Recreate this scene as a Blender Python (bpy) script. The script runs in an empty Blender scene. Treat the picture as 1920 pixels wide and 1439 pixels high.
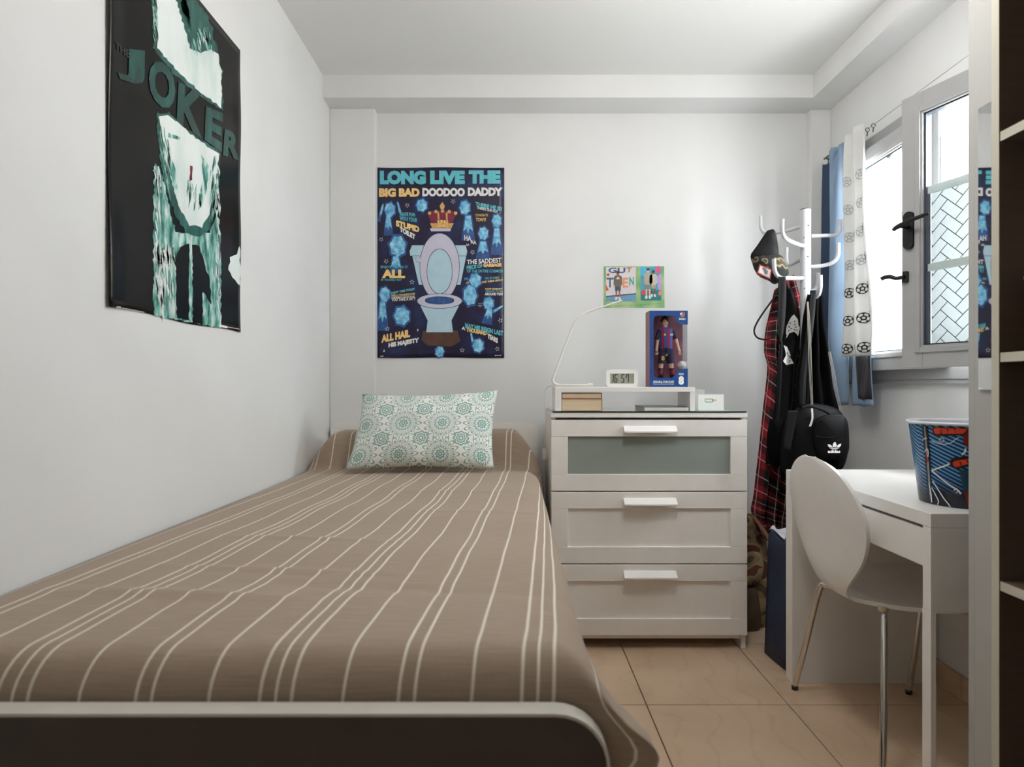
import bpy, bmesh, math, random
from mathutils import Vector, Matrix
from mathutils.geometry import tessellate_polygon
random.seed(7)
PI = math.pi
SC = bpy.context.scene
COL = SC.collection

# ------------------------------------------------------------------ camera, world, light, exposure
F = 1120.0; CXP = 960.0; CYP = 724.0; H = 1.052        # focal length in px of the 1920 frame, vanishing point, eye height
cam_d = bpy.data.cameras.new('camera')
cam = bpy.data.objects.new('camera', cam_d); COL.objects.link(cam)
cam.location = (0, 0, H); cam.rotation_euler = (PI/2, 0, 0)
cam_d.sensor_width = 36; cam_d.lens = F/1920*36
cam_d.shift_y = (CYP-719.5)/1920
cam_d.clip_start = 0.02
cam_d.dof.use_dof = True; cam_d.dof.focus_distance = 2.35; cam_d.dof.aperture_fstop = 4.5
SC.camera = cam

w = bpy.data.worlds.new('daylight'); SC.world = w; w.use_nodes = True
bg = w.node_tree.nodes['Background']
_nt = w.node_tree; _tc = _nt.nodes.new('ShaderNodeTexCoord'); _sp = _nt.nodes.new('ShaderNodeSeparateXYZ'); _rp = _nt.nodes.new('ShaderNodeValToRGB')
_mr = _nt.nodes.new('ShaderNodeMapRange'); _mr.inputs[1].default_value = -1; _mr.inputs[2].default_value = 1
_nt.links.new(_tc.outputs['Generated'], _sp.inputs[0]); _nt.links.new(_sp.outputs[2], _mr.inputs[0]); _nt.links.new(_mr.outputs[0], _rp.inputs[0])
_rp.color_ramp.elements[0].position = 0.42; _rp.color_ramp.elements[0].color = (0.78, 0.79, 0.80, 1)      # street and ground
_rp.color_ramp.elements[1].position = 0.54; _rp.color_ramp.elements[1].color = (0.925, 0.965, 1.0, 1)          # overcast sky
_nt.links.new(_rp.outputs[0], bg.inputs[0]); bg.inputs[1].default_value = 12.5

pl = bpy.data.lights.new('window_portal', 'AREA'); pl.shape = 'RECTANGLE'; pl.size = 1.04; pl.size_y = 1.0
pl.cycles.is_portal = True
po = bpy.data.objects.new('window_portal', pl); COL.objects.link(po)
po.location = (1.645, 2.06, 1.575); po.rotation_euler = (0, PI/2, 0)
# rotate so the light's -Z looks into the room (-X) and its X axis is vertical
po.rotation_euler = Matrix(((0, 0, 1), (0, 1, 0), (-1, 0, 0))).to_euler()

LAMP = (0.42, 1.34, 2.23); LAMP_POWER = 13.0         # opal pendant globe, its light is the globe itself

vs = SC.view_settings
SC.display_settings.display_device = 'sRGB'
vs.view_transform = 'Standard'; vs.look = 'None'; vs.gamma = 1; vs.use_curve_mapping = False
vs.exposure = 1.42
SC.cycles.max_bounces = 14; SC.cycles.diffuse_bounces = 9; SC.cycles.transparent_max_bounces = 16
SC.cycles.sample_clamp_indirect = 6.0

# ------------------------------------------------------------------ helpers
def lin(c):
    def f(v):
        v /= 255.0
        return v/12.92 if v <= 0.04045 else ((v+0.055)/1.055)**2.4
    return (f(c[0]), f(c[1]), f(c[2]), 1)

MATS = {}
def mat(name, c=(200, 200, 200), rough=0.5, metal=0.0, noise=0.0, nscale=20, bump=0.0, bscale=200, spec=0.5, coat=0, stretch=None):
    if name in MATS: return MATS[name]
    m = bpy.data.materials.new(name); m.use_nodes = True
    nt = m.node_tree; b = nt.nodes['Principled BSDF']
    b.inputs['Base Color'].default_value = lin(c)
    b.inputs['Roughness'].default_value = rough; b.inputs['Metallic'].default_value = metal
    b.inputs['Specular IOR Level'].default_value = spec
    b.inputs['Coat Weight'].default_value = coat
    tc = nt.nodes.new('ShaderNodeTexCoord'); src = tc.outputs['Object']
    if stretch:
        mp = nt.nodes.new('ShaderNodeMapping'); mp.inputs['Scale'].default_value = stretch
        nt.links.new(src, mp.inputs[0]); src = mp.outputs[0]
    if noise > 0:
        n = nt.nodes.new('ShaderNodeTexNoise'); n.inputs['Scale'].default_value = nscale; n.inputs['Detail'].default_value = 5
        nt.links.new(src, n.inputs['Vector'])
        r = nt.nodes.new('ShaderNodeValToRGB')
        a = lin([max(0, v*(1-noise)) for v in c]); d = lin([min(255, v*(1+noise)) for v in c])
        r.color_ramp.elements[0].position = 0.3; r.color_ramp.elements[0].color = a
        r.color_ramp.elements[1].position = 0.7; r.color_ramp.elements[1].color = d
        nt.links.new(n.outputs[0], r.inputs[0]); nt.links.new(r.outputs[0], b.inputs['Base Color'])
    if bump > 0:
        n2 = nt.nodes.new('ShaderNodeTexNoise'); n2.inputs['Scale'].default_value = bscale; n2.inputs['Detail'].default_value = 3
        nt.links.new(src, n2.inputs['Vector'])
        bp = nt.nodes.new('ShaderNodeBump'); bp.inputs['Strength'].default_value = bump; bp.inputs['Distance'].default_value = 0.002
        nt.links.new(n2.outputs[0], bp.inputs['Height']); nt.links.new(bp.outputs[0], b.inputs['Normal'])
    MATS[name] = m
    return m

class NG:
    """tiny node-graph helper"""
    def __init__(s, name):
        s.m = bpy.data.materials.new(name); s.m.use_nodes = True; s.nt = s.m.node_tree
        s.b = s.nt.nodes['Principled BSDF']; MATS[name] = s.m
    def n(s, t, **k):
        x = s.nt.nodes.new(t)
        for a, v in k.items(): setattr(x, a, v)
        return x
    def l(s, a, b): s.nt.links.new(a, b)
    def math(s, op, a, b=None, c=None):
        x = s.n('ShaderNodeMath', operation=op)
        for i, v in enumerate((a, b, c)):
            if v is None: continue
            if isinstance(v, (int, float)): x.inputs[i].default_value = v
            else: s.l(v, x.inputs[i])
        return x.outputs[0]
    def mix(s, f, a, b):
        x = s.n('ShaderNodeMix', data_type='RGBA')
        for sock, v in ((x.inputs[0], f), (x.inputs[6], a), (x.inputs[7], b)):
            if isinstance(v, (int, float, tuple)): sock.default_value = v
            else: s.l(v, sock)
        return x.outputs[2]
    def ramp(s, f, stops, interp='LINEAR'):
        x = s.n('ShaderNodeValToRGB'); cr = x.color_ramp; cr.interpolation = interp
        while len(cr.elements) < len(stops): cr.elements.new(0.5)
        for e, (p, c) in zip(cr.elements, stops): e.position = p; e.color = c
        s.l(f, x.inputs[0]); return x.outputs[0]
    def noise(s, vec, scale, detail=3):
        x = s.n('ShaderNodeTexNoise'); x.inputs['Scale'].default_value = scale; x.inputs['Detail'].default_value = detail
        if vec is not None: s.l(vec, x.inputs['Vector'])
        return x.outputs[0]
    def uv(s):
        t = s.n('ShaderNodeTexCoord'); q = s.n('ShaderNodeSeparateXYZ'); s.l(t.outputs['UV'], q.inputs[0])
        return t.outputs['UV'], q.outputs[0], q.outputs[1], t.outputs['Object']
    def bump(s, h, strength, dist=0.002):
        x = s.n('ShaderNodeBump'); x.inputs['Strength'].default_value = strength; x.inputs['Distance'].default_value = dist
        s.l(h, x.inputs['Height']); s.l(x.outputs[0], s.b.inputs['Normal'])

WL = {}            # world location of each object (all parents are unrotated)
def _name(n): return n
def empty(name, loc, label, cat, group=None):
    o = bpy.data.objects.new(name, None); COL.objects.link(o); o.location = loc
    o.empty_display_size = 0.05
    WL[o.name] = Vector(loc)
    tag(o, label, cat, group); return o
def tag(o, label=None, cat=None, group=None, kind=None):
    if label: o['label'] = label
    if cat: o['category'] = cat
    if group: o['group'] = group
    if kind: o['kind'] = kind
    return o

class MB:
    def __init__(s): s.v = []; s.f = []; s.mi = []; s.mats = []; s.uvs = {}; s.smooth = []
    def m(s, mt):
        if mt not in s.mats: s.mats.append(mt)
        return s.mats.index(mt)
    def add(s, vs_, fs, mt, uv=None, smooth=False):
        o = len(s.v); s.v += [tuple(p) for p in vs_]; k = s.m(mt)
        for f in fs:
            if uv is not None: s.uvs[len(s.f)] = [uv[i] for i in f]
            s.f.append([i+o for i in f]); s.mi.append(k); s.smooth.append(smooth)
        return s
    def box(s, x0, x1, y0, y1, z0, z1, mt):
        v = [(x, y, z) for z in (z0, z1) for y in (y0, y1) for x in (x0, x1)]
        return s.add(v, [(0, 2, 3, 1), (4, 5, 7, 6), (0, 1, 5, 4), (2, 6, 7, 3), (0, 4, 6, 2), (1, 3, 7, 5)], mt)
    def prism(s, poly, fn, mt, smooth=False):
        """poly: 2D points; fn(a,b,t) -> world with t in {0,1}"""
        n = len(poly); v = [fn(a, b, 0) for a, b in poly]+[fn(a, b, 1) for a, b in poly]
        s.add(v, [list(range(n)), list(range(2*n-1, n-1, -1))], mt)
        s.add(v, [(i, i+n, (i+1) % n+n, (i+1) % n) for i in range(n)], mt, smooth=smooth); return s
    def tube(s, pts, r, mt, seg=10, closed=False, sy=1.0, cap=True):
        pts = [Vector(p) for p in pts]; n = len(pts)
        R = r if isinstance(r, (list, tuple)) else [r]*n
        t0 = (pts[1]-pts[0]).normalized(); up = Vector((0, 0, 1)) if abs(t0.z) < 0.9 else Vector((1, 0, 0))
        u = t0.cross(up).normalized(); rings = []
        for i, p in enumerate(pts):
            if closed: t = (pts[(i+1) % n]-pts[i-1]).normalized()
            else: t = (pts[min(i+1, n-1)]-pts[max(i-1, 0)]).normalized()
            u = (u-t*u.dot(t)).normalized(); w_ = t.cross(u)
            rings.append([p+(u*math.cos(2*PI*k/seg)+w_*math.sin(2*PI*k/seg)*sy)*R[i] for k in range(seg)])
        v = [q for rg in rings for q in rg]; fs = []
        for i in range(n if closed else n-1):
            j = (i+1) % n
            for k in range(seg):
                fs.append((i*seg+k, i*seg+(k+1) % seg, j*seg+(k+1) % seg, j*seg+k))
        s.add(v, fs, mt, smooth=True)
        if cap and not closed:
            s.add(rings[0], [list(range(seg))[::-1]], mt); s.add(rings[-1], [list(range(seg))], mt)
        return s
    def lathe(s, prof, c, mt, seg=32, cap=False):
        v = [(c[0]+r*math.cos(2*PI*k/seg), c[1]+r*math.sin(2*PI*k/seg), c[2]+z) for r, z in prof for k in range(seg)]
        fs = [(i*seg+k, i*seg+(k+1) % seg, (i+1)*seg+(k+1) % seg, (i+1)*seg+k) for i in range(len(prof)-1) for k in range(seg)]
        uv = [(k/seg, z) for r, z in prof for k in range(seg)]
        s.add(v, fs, mt, uv=uv, smooth=True)
        if cap:
            s.add(v[:seg], [list(range(seg))[::-1]], mt); s.add(v[-seg:], [list(range(seg))], mt)
        return s
    def grid(s, fn, nu, nv, mt, uvfn=None, smooth=True, flip=False):
        v = [fn(i/nu, j/nv) for j in range(nv+1) for i in range(nu+1)]
        uv = [(uvfn or (lambda a, b: (a, b)))(i/nu, j/nv) for j in range(nv+1) for i in range(nu+1)]
        fs = []
        for j in range(nv):
            for i in range(nu):
                a = j*(nu+1)+i; q = (a, a+1, a+nu+2, a+nu+1)
                fs.append(q[::-1] if flip else q)
        return s.add(v, fs, mt, uv=uv, smooth=smooth)
    def flat(s, poly, fn, mt, lay=1):
        """ngon from 2D points through fn(a,b,layer)"""
        v = [Vector(fn(a, b, lay)) for a, b in poly]
        tri = tessellate_polygon([[Vector((a, b, 0)) for a, b in poly]])
        return s.add(v, [tuple(t) for t in tri], mt)
    def build(s, name, parent=None, bevel=0, seg=2, subsurf=0, solid=0, soff=0, smooth=None):
        me = bpy.data.meshes.new(name)
        c = Vector((0, 0, 0))
        if s.v:
            lo = Vector([min(p[i] for p in s.v) for i in range(3)]); hi = Vector([max(p[i] for p in s.v) for i in range(3)]); c = (lo+hi)/2
        me.from_pydata([Vector(p)-c for p in s.v], [], s.f)
        for m_ in s.mats: me.materials.append(m_)
        for i, p in enumerate(me.polygons):
            p.material_index = s.mi[i]; p.use_smooth = s.smooth[i] if smooth is None else smooth
        if s.uvs:
            ul = me.uv_layers.new(name='UVMap')
            for i, p in enumerate(me.polygons):
                if i in s.uvs:
                    for k, li in enumerate(p.loop_indices): ul.data[li].uv = s.uvs[i][k]
        me.update()
        o = bpy.data.objects.new(name, me); COL.objects.link(o)
        if parent is not None:
            o.parent = parent; o.location = c-WL[parent.name]
        else: o.location = c
        WL[o.name] = c
        if solid:
            md = o.modifiers.new('solid', 'SOLIDIFY'); md.thickness = solid; md.offset = soff
        if bevel:
            md = o.modifiers.new('bevel', 'BEVEL'); md.width = bevel; md.segments = seg; md.limit_method = 'ANGLE'; md.angle_limit = 0.6
        if subsurf:
            md = o.modifiers.new('sub', 'SUBSURF'); md.levels = subsurf; md.render_levels = subsurf
        return o

def stuff(o): o['kind'] = 'stuff'; return o
def weld(o, d=1e-5):
    bm = bmesh.new(); bm.from_mesh(o.data); bmesh.ops.remove_doubles(bm, verts=bm.verts, dist=d)
    bmesh.ops.recalc_face_normals(bm, faces=bm.faces); bm.to_mesh(o.data); bm.free(); return o

def P(px, py, Y, dy=0):                                  # a point seen at that pixel of the survey photo, at depth Y
    return Vector(((px-CXP)*Y/F, Y+dy, H-(py-CYP)*Y/F))

def roundpoly(x0, x1, y0, y1, r, n=6, corners=(1, 1, 1, 1)):
    """corners: bl, br, tr, tl"""
    out = []
    for k, (cx, cy, a0) in enumerate(((x0, y0, PI), (x1, y0, 1.5*PI), (x1, y1, 0), (x0, y1, .5*PI))):
        if not corners[k]: out.append((cx, cy)); continue
        mx = x0+r if cx == x0 else x1-r; my = y0+r if cy == y0 else y1-r
        out += [(mx+r*math.cos(a0+i*PI/2/n), my+r*math.sin(a0+i*PI/2/n)) for i in range(n+1)]
    return out
def ell(cx, cy, rx, ry, n=20, a=0):
    return [(cx+rx*math.cos(t)*math.cos(a)-ry*math.sin(t)*math.sin(a), cy+rx*math.cos(t)*math.sin(a)+ry*math.sin(t)*math.cos(a)) for t in [2*PI*i/n for i in range(n)]]
def smooth_path(pts, k=6):
    pts = [Vector(p) for p in pts]; out = []
    for i in range(len(pts)-1):
        p0 = pts[max(i-1, 0)]; p1 = pts[i]; p2 = pts[i+1]; p3 = pts[min(i+2, len(pts)-1)]
        for j in range(k):
            t = j/k
            out.append(0.5*((2*p1)+(p2-p0)*t+(2*p0-5*p1+4*p2-p3)*t*t+(3*p1-p0-3*p2+p3)*t**3))
    out.append(pts[-1]); return out
def sm(a, b, x):
    t = max(0, min(1, (x-a)/(b-a))); return t*t*(3-2*t)
def lerp(a, b, t): return a+(b-a)*t
def pathf(pts, t):
    """piecewise-linear point on list of Vectors"""
    x = t*(len(pts)-1); i = min(int(x), len(pts)-2); return pts[i].lerp(pts[i+1], x-i)

# lettering -> flat mesh
_tc = {}
def text_geo(s_, bold):
    key = (s_, bold)
    if key in _tc: return _tc[key]
    cu = bpy.data.curves.new('t', 'FONT'); cu.body = s_; cu.resolution_u = 3; cu.offset = bold; cu.fill_mode = 'FRONT'
    ob = bpy.data.objects.new('t', cu); COL.objects.link(ob)
    dg = bpy.context.evaluated_depsgraph_get(); dg.update()
    me = bpy.data.meshes.new_from_object(ob.evaluated_get(dg), depsgraph=dg)
    vs_ = [(v.co.x, v.co.y) for v in me.vertices]; fs = [tuple(p.vertices) for p in me.polygons]
    bpy.data.objects.remove(ob); bpy.data.curves.remove(cu); bpy.data.meshes.remove(me)
    x0 = min(v[0] for v in vs_); x1 = max(v[0] for v in vs_); y0 = min(v[1] for v in vs_); y1 = max(v[1] for v in vs_)
    vs_ = [((x-x0)/max(x1-x0, 1e-6), (y-y0)/max(y1-y0, 1e-6)) for x, y in vs_]
    _tc[key] = (vs_, fs); return _tc[key]
def text(mb, s_, quad, fn, mt, lay=3, bold=0.03):
    """quad TL,TR,BR,BL (y down) in drawing coordinates"""
    vs_, fs = text_geo(s_, bold); TL, TR, BR, BL = quad; out = []
    for x, y in vs_:
        a = [lerp(TL[i], TR[i], x) for i in (0, 1)]; b = [lerp(BL[i], BR[i], x) for i in (0, 1)]
        out.append(fn(lerp(b[0], a[0], y), lerp(b[1], a[1], y), lay))
    mb.add(out, fs, mt)
def rq(x0, y0, x1, y1, rot=0, h=None):
    """rotated text box: baseline box from (x0,y0)-(x1,y1), tilted by rot (px of rise over its width, y down)"""
    return [(x0, y0), (x1, y0+rot), (x1, y1+rot), (x0, y1)]

# ------------------------------------------------------------------ materials
def wall_mat():
    g = NG('wall_paint'); uvv, u, v, ob = g.uv()
    n = g.noise(ob, 3, 4)
    g.l(g.ramp(n, [(0.35, lin((221, 221, 220))), (0.65, lin((226, 226, 225)))]), g.b.inputs['Base Color'])
    g.b.inputs['Roughness'].default_value = 0.55
    g.bump(g.noise(ob, 160, 3), 0.06); return g.m
M_WALL = wall_mat()
M_CEIL = mat('ceiling_paint', (228, 228, 226), 0.7, bump=0.05, bscale=120)
M_WHITE = mat('white_laminate', (232, 229, 225), 0.32, noise=0.008, nscale=6)
M_WHITE2 = mat('white_lacquer', (234, 231, 228), 0.28, noise=0.006)
M_DWHITE = mat('dresser_white', (236, 232, 227), 0.38, noise=0.008)
M_SHELFEDGE = mat('shelf_edge_band', (200, 195, 180), 0.45, noise=0.01)
M_SHADEIN = mat('interior_shade_brown', (92, 76, 64), 0.5, noise=0.05, nscale=8, stretch=(1, 1, 8))  # shade inside the bookcase, painted as a dark brown
M_FOOTSHADE = mat('footboard_shade', (72, 62, 54), 0.6, noise=0.04)
M_BEDEDGE = mat('bed_white', (206, 202, 192), 0.42, noise=0.01)
M_ALU = mat('window_aluminium', (166, 166, 166), 0.5, noise=0.01)
M_ALU_D = mat('window_gasket', (48, 55, 66), 0.5, noise=0.03)
M_MUNT = mat('muntin_pale', (205, 216, 214), 0.4, noise=0.01)
M_BLACK = mat('black_plastic', (18, 18, 20), 0.3, noise=0.05)
M_CHROME = mat('chrome', (215, 213, 210), 0.12, metal=1.0, noise=0.01)
M_GREYPRINT = mat('film_lines', (58, 64, 66), 0.6, noise=0.01)
M_STEEL = mat('dull_steel', (150, 150, 150), 0.35, metal=1.0, noise=0.03)
M_ENAMEL = mat('white_enamel', (192, 193, 197), 0.35, noise=0.005)
M_DARKGLASS = mat('glass_edge', (30, 52, 48), 0.1, noise=0.02)
M_MATT = mat('mattress_ticking', (215, 210, 200), 0.8, bump=0.2)

def tile_mat():
    g = NG('beige_floor_tile'); uvv, u, v, ob = g.uv()
    geo = g.n('ShaderNodeNewGeometry'); p = geo.outputs['Position']
    a = g.noise(p, 3.2, 6); b = g.noise(p, 14, 6)
    base = g.ramp(a, [(0.3, lin((196, 170, 143))), (0.52, lin((206, 180, 153))), (0.72, lin((216, 192, 166)))])
    veins = g.n('ShaderNodeTexWave', wave_type='BANDS'); veins.inputs['Scale'].default_value = 2.6
    veins.inputs['Distortion'].default_value = 14; veins.inputs['Detail'].default_value = 4; g.l(p, veins.inputs['Vector'])
    vm = g.ramp(veins.outputs[0], [(0.0, (1, 1, 1, 1)), (0.09, (0, 0, 0, 1)), (1, (0, 0, 0, 1))])
    vm2 = g.math('MULTIPLY', vm, g.math('MULTIPLY', b, 0.25))
    c = g.mix(vm2, base, lin((150, 108, 82)))
    g.l(c, g.b.inputs['Base Color']); g.b.inputs['Roughness'].default_value = 0.33
    g.bump(b, 0.04); return g.m
M_TILE = tile_mat()
M_GROUT = mat('grout', (104, 86, 70), 0.9, noise=0.05)

STR = 0.33
def spread_mat():
    g = NG('striped_bedspread'); uvv, u, v, ob = g.uv()
    wob = g.math('MULTIPLY', g.math('SUBTRACT', g.noise(ob, 5, 2), 0.5), 0.008)
    uu = g.math('ADD', g.math('ADD', u, g.math('MULTIPLY', v, -0.066)), wob)
    md = g.math('FLOORED_MODULO', g.math('DIVIDE', g.math('ADD', uu, 0.341+3*STR), STR), 1.0) if False else \
        g.math('FRACT', g.math('DIVIDE', g.math('ADD', uu, 0.341+6*STR), STR))
    K = (0, 0, 0, 1); W = (1, 1, 1, 1); st = [(0, K)]
    for c in (0.020, 0.040, 0.060, 0.125, 0.195, 0.215, 0.287):
        c_ = c/STR; h_ = 0.0016/STR; e = 0.0008/STR
        st += [(c_-h_-e, K), (c_-h_, W), (c_+h_, W), (c_+h_+e, K)]
    m_ = g.ramp(md, st)
    wv = g.noise(ob, 900, 2)
    mp = g.n('ShaderNodeMapping'); mp.inputs['Scale'].default_value = (14, 300, 14); g.l(uvv, mp.inputs[0])
    sl = g.noise(mp.outputs[0], 1.0, 3)
    base = g.ramp(g.math('MULTIPLY', g.math('ADD', wv, sl), 0.5), [(0.35, lin((148, 128, 110))), (0.65, lin((166, 147, 128)))])
    c = g.mix(m_, base, lin((226, 217, 200)))
    g.l(c, g.b.inputs['Base Color']); g.b.inputs['Roughness'].default_value = 0.85
    g.b.inputs['Sheen Weight'].default_value = 0.15
    h = g.math('ADD', g.math('MULTIPLY', m_, 1.2), g.math('ADD', wv, g.math('MULTIPLY', sl, 0.8)))
    g.bump(h, 0.35, 0.0015); return g.m
M_SPREAD = spread_mat()

def flower_mat():
    g = NG('rosette_cushion_print'); uvv, u, v, ob = g.uv()
    PX, PY = 0.160, 0.134
    def flower(ox, oy, R, petals, rings):
        x = g.math('SUBTRACT', g.math('FRACT', g.math('ADD', g.math('DIVIDE', u, PX), ox)), 0.5)
        y = g.math('SUBTRACT', g.math('FRACT', g.math('ADD', g.math('DIVIDE', v, PY), oy)), 0.5)
        x = g.math('MULTIPLY', x, PX); y = g.math('MULTIPLY', y, PY)
        r = g.math('DIVIDE', g.math('SQRT', g.math('ADD', g.math('MULTIPLY', x, x), g.math('MULTIPLY', y, y))), R)
        th = g.math('ARCTAN2', y, x)
        out = None
        for rad, amp, n_, w_ in rings:
            cs = g.math('ABSOLUTE', g.math('COSINE', g.math('MULTIPLY', th, n_/2)))
            tgt = g.math('MULTIPLY', g.math('ADD', g.math('MULTIPLY', cs, amp), 1-amp), rad)
            d = g.math('ABSOLUTE', g.math('SUBTRACT', r, tgt))
            k = g.math('LESS_THAN', d, w_)
            out = k if out is None else g.math('MAXIMUM', out, k)
        # spokes
        sp = g.math('MULTIPLY', g.math('LESS_THAN', g.math('ABSOLUTE', g.math('SINE', g.math('MULTIPLY', th, petals/2))), 0.16),
                    g.math('MULTIPLY', g.math('GREATER_THAN', r, 0.35), g.math('LESS_THAN', r, 0.72)))
        return g.math('MAXIMUM', out, sp)
    big = flower(0.0, 0.0, 0.075, 16, [(0.98, 0.34, 16, 0.045), (0.74, 0.45, 16, 0.04), (0.42, 0.3, 16, 0.045), (0.22, 0.3, 8, 0.05), (0.08, 0, 8, 0.04)])
    small = flower(0.5, 0.5, 0.031, 8, [(0.95, 0.2, 8, 0.10), (0.6, 0.3, 8, 0.09), (0.25, 0, 8, 0.08)])
    msk = g.math('MAXIMUM', big, small)
    tone = g.mix(g.noise(uvv, 14, 2), lin((104, 172, 162)), lin((120, 152, 144)))
    c = g.mix(g.math('MULTIPLY', msk, 0.9), lin((240, 238, 232)), tone)
    g.l(c, g.b.inputs['Base Color']); g.b.inputs['Roughness'].default_value = 0.85
    g.bump(g.noise(uvv, 400, 2), 0.25); return g.m
M_CUSH = flower_mat()

def plaid_mat():
    g = NG('red_black_plaid'); uvv, u, v, ob = g.uv()
    def band(x, per):
        f = g.math('FRACT', g.math('DIVIDE', x, per))
        return g.ramp(f, [(0, lin((0, 0, 0))), (0.44, lin((0, 0, 0))), (0.46, lin((255, 255, 255))), (0.96, lin((255, 255, 255))), (1, lin((0, 0, 0)))]), \
            g.math('MAXIMUM', g.math('COMPARE', f, 0.2, 0.02), g.math('COMPARE', f, 0.72, 0.018))
    a, la = band(u, 0.085); b, lb = band(v, 0.095)
    s_ = g.math('MULTIPLY', g.math('ADD', a, b), 0.5)
    c = g.ramp(s_, [(0.1, lin((150, 22, 38))), (0.5, lin((84, 14, 24))), (0.9, lin((16, 13, 16)))])
    c = g.mix(g.math('MULTIPLY', g.math('MAXIMUM', la, lb), 0.75), c, lin((200, 170, 170)))
    g.l(c, g.b.inputs['Base Color']); g.b.inputs['Roughness'].default_value = 0.9
    g.bump(g.noise(uvv, 300, 2), 0.2); return g.m
M_PLAID = plaid_mat()

def camo_mat(name, cols, sc=18):
    g = NG(name); uvv, u, v, ob = g.uv()
    a = g.noise(ob, sc, 1)
    g.l(g.ramp(a, [(0, lin(cols[0])), (0.42, lin(cols[1])), (0.52, lin(cols[2])), (0.6, lin(cols[3]))], 'CONSTANT'), g.b.inputs['Base Color'])
    g.b.inputs['Roughness'].default_value = 0.85; g.bump(g.noise(ob, 500, 2), 0.3); return g.m
M_CAMO = camo_mat('desert_camouflage', [(96, 78, 56), (142, 120, 88), (168, 146, 108), (110, 62, 52)], 14)
M_CAMOD = camo_mat('dark_camouflage', [(20, 24, 20), (28, 30, 24), (132, 114, 84), (60, 54, 38)], 26)

def thin_glass(name, tint=(251, 252, 252), rough=0.02, refl=0.5, dens=0.0):
    g = NG(name); out = g.nt.nodes['Material Output']
    tr = g.n('ShaderNodeBsdfTransparent'); tr.inputs[0].default_value = lin(tint)
    gl = g.n('ShaderNodeBsdfGlossy'); gl.inputs['Roughness'].default_value = rough
    ge = g.n('ShaderNodeNewGeometry'); vm = g.n('ShaderNodeVectorMath', operation='DOT_PRODUCT')
    g.l(ge.outputs['Normal'], vm.inputs[0]); g.l(ge.outputs['Incoming'], vm.inputs[1])
    c1 = g.math('SUBTRACT', 1.0, g.math('ABSOLUTE', vm.outputs['Value']))
    fr = g.math('ADD', g.math('MULTIPLY', g.math('POWER', c1, 5.0), 0.5), 0.02)
    mx = g.n('ShaderNodeMixShader'); g.l(g.math('MULTIPLY', fr, refl*2), mx.inputs[0]); g.l(tr.outputs[0], mx.inputs[1]); g.l(gl.outputs[0], mx.inputs[2])
    g.l(mx.outputs[0], out.inputs[0]); g.nt.nodes.remove(g.b); return g.m
M_GLASS = thin_glass('clear_glass')
M_PLAST = thin_glass('clear_plastic', (244, 244, 246), 0.12, 0.7)

def translucent(name, c, trans=0.5, transp=0.0, nz=0.02):
    g = NG(name); out = g.nt.nodes['Material Output']; uvv, u, v, ob = g.uv()
    col = g.ramp(g.noise(ob, 30, 3), [(0.3, lin([x*(1-nz) for x in c])), (0.7, lin(c))])
    df = g.n('ShaderNodeBsdfDiffuse'); g.l(col, df.inputs[0])
    tl = g.n('ShaderNodeBsdfTranslucent'); g.l(col, tl.inputs[0])
    m1 = g.n('ShaderNodeMixShader'); m1.inputs[0].default_value = trans; g.l(df.outputs[0], m1.inputs[1]); g.l(tl.outputs[0], m1.inputs[2])
    tp = g.n('ShaderNodeBsdfTransparent'); m2 = g.n('ShaderNodeMixShader'); m2.inputs[0].default_value = transp
    g.l(m1.outputs[0], m2.inputs[1]); g.l(tp.outputs[0], m2.inputs[2]); g.l(m2.outputs[0], out.inputs[0])
    g.nt.nodes.remove(g.b); return g.m
M_FILM = translucent('frosted_film', (138, 141, 141), 0.9, 0.0)
M_SHEER = translucent('white_curtain_cloth', (226, 226, 224), 0.10, 0.01)
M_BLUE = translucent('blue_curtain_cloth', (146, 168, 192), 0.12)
M_BLUESHADE = translucent('blue_curtain_shaded', (66, 80, 102), 0.03)  # same blue cloth darkened, shade of the corner fold put into its colour

def frost_mat():
    g = NG('frosted_green_glass')
    g.b.inputs['Base Color'].default_value = lin((184, 194, 186)); g.b.inputs['Roughness'].default_value = 0.32
    g.b.inputs['Transmission Weight'].default_value = 0.45; g.b.inputs['IOR'].default_value = 1.3
    tc = g.n('ShaderNodeTexCoord'); g.bump(g.noise(tc.outputs['Object'], 250, 2), 0.05); return g.m
M_FROST = frost_mat()
def mirror_mat():
    g = NG('mirror_silver'); g.b.inputs['Base Color'].default_value = (0.9, 0.92, 0.92, 1)
    g.b.inputs['Metallic'].default_value = 1; g.b.inputs['Roughness'].default_value = 0.02; return g.m
M_MIRROR = mirror_mat()

# ------------------------------------------------------------------ the room
XL, XR, YB, YN = -0.863, 1.515, 2.88, -0.75
ZC, ZB = 2.47, 2.366
T = 0.12
def struct(name, mb, **k):
    o = mb.build(name, **k); o['kind'] = 'structure'; return o
struct('wall_left', MB().box(XL-T, XL, YN, YB+T, -0.1, ZC+0.1, M_WALL))
struct('wall_back', MB().box(XL, XR, YB, YB+T, -0.1, ZC+0.1, M_WALL))
WY0, WY1, WZ0, WZ1 = 1.54, 2.62, 1.075, 2.085             # window opening
wr = MB()
wr.box(XR, XR+0.12, YN, WY0, -0.1, ZC+0.1, M_WALL).box(XR, XR+0.12, WY1, YB+T, -0.1, ZC+0.1, M_WALL)
wr.box(XR, XR+0.12, WY0, WY1, -0.1, WZ0, M_WALL).box(XR, XR+0.12, WY0, WY1, WZ1, ZC+0.1, M_WALL)
struct('wall_right', wr)
struct('ceiling', MB().box(XL, XR, YN, YB, ZC, ZC+0.1, M_CEIL))
M_NEARW = mat('near_wall_paint', (205, 202, 196), 0.7, noise=0.02)
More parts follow.
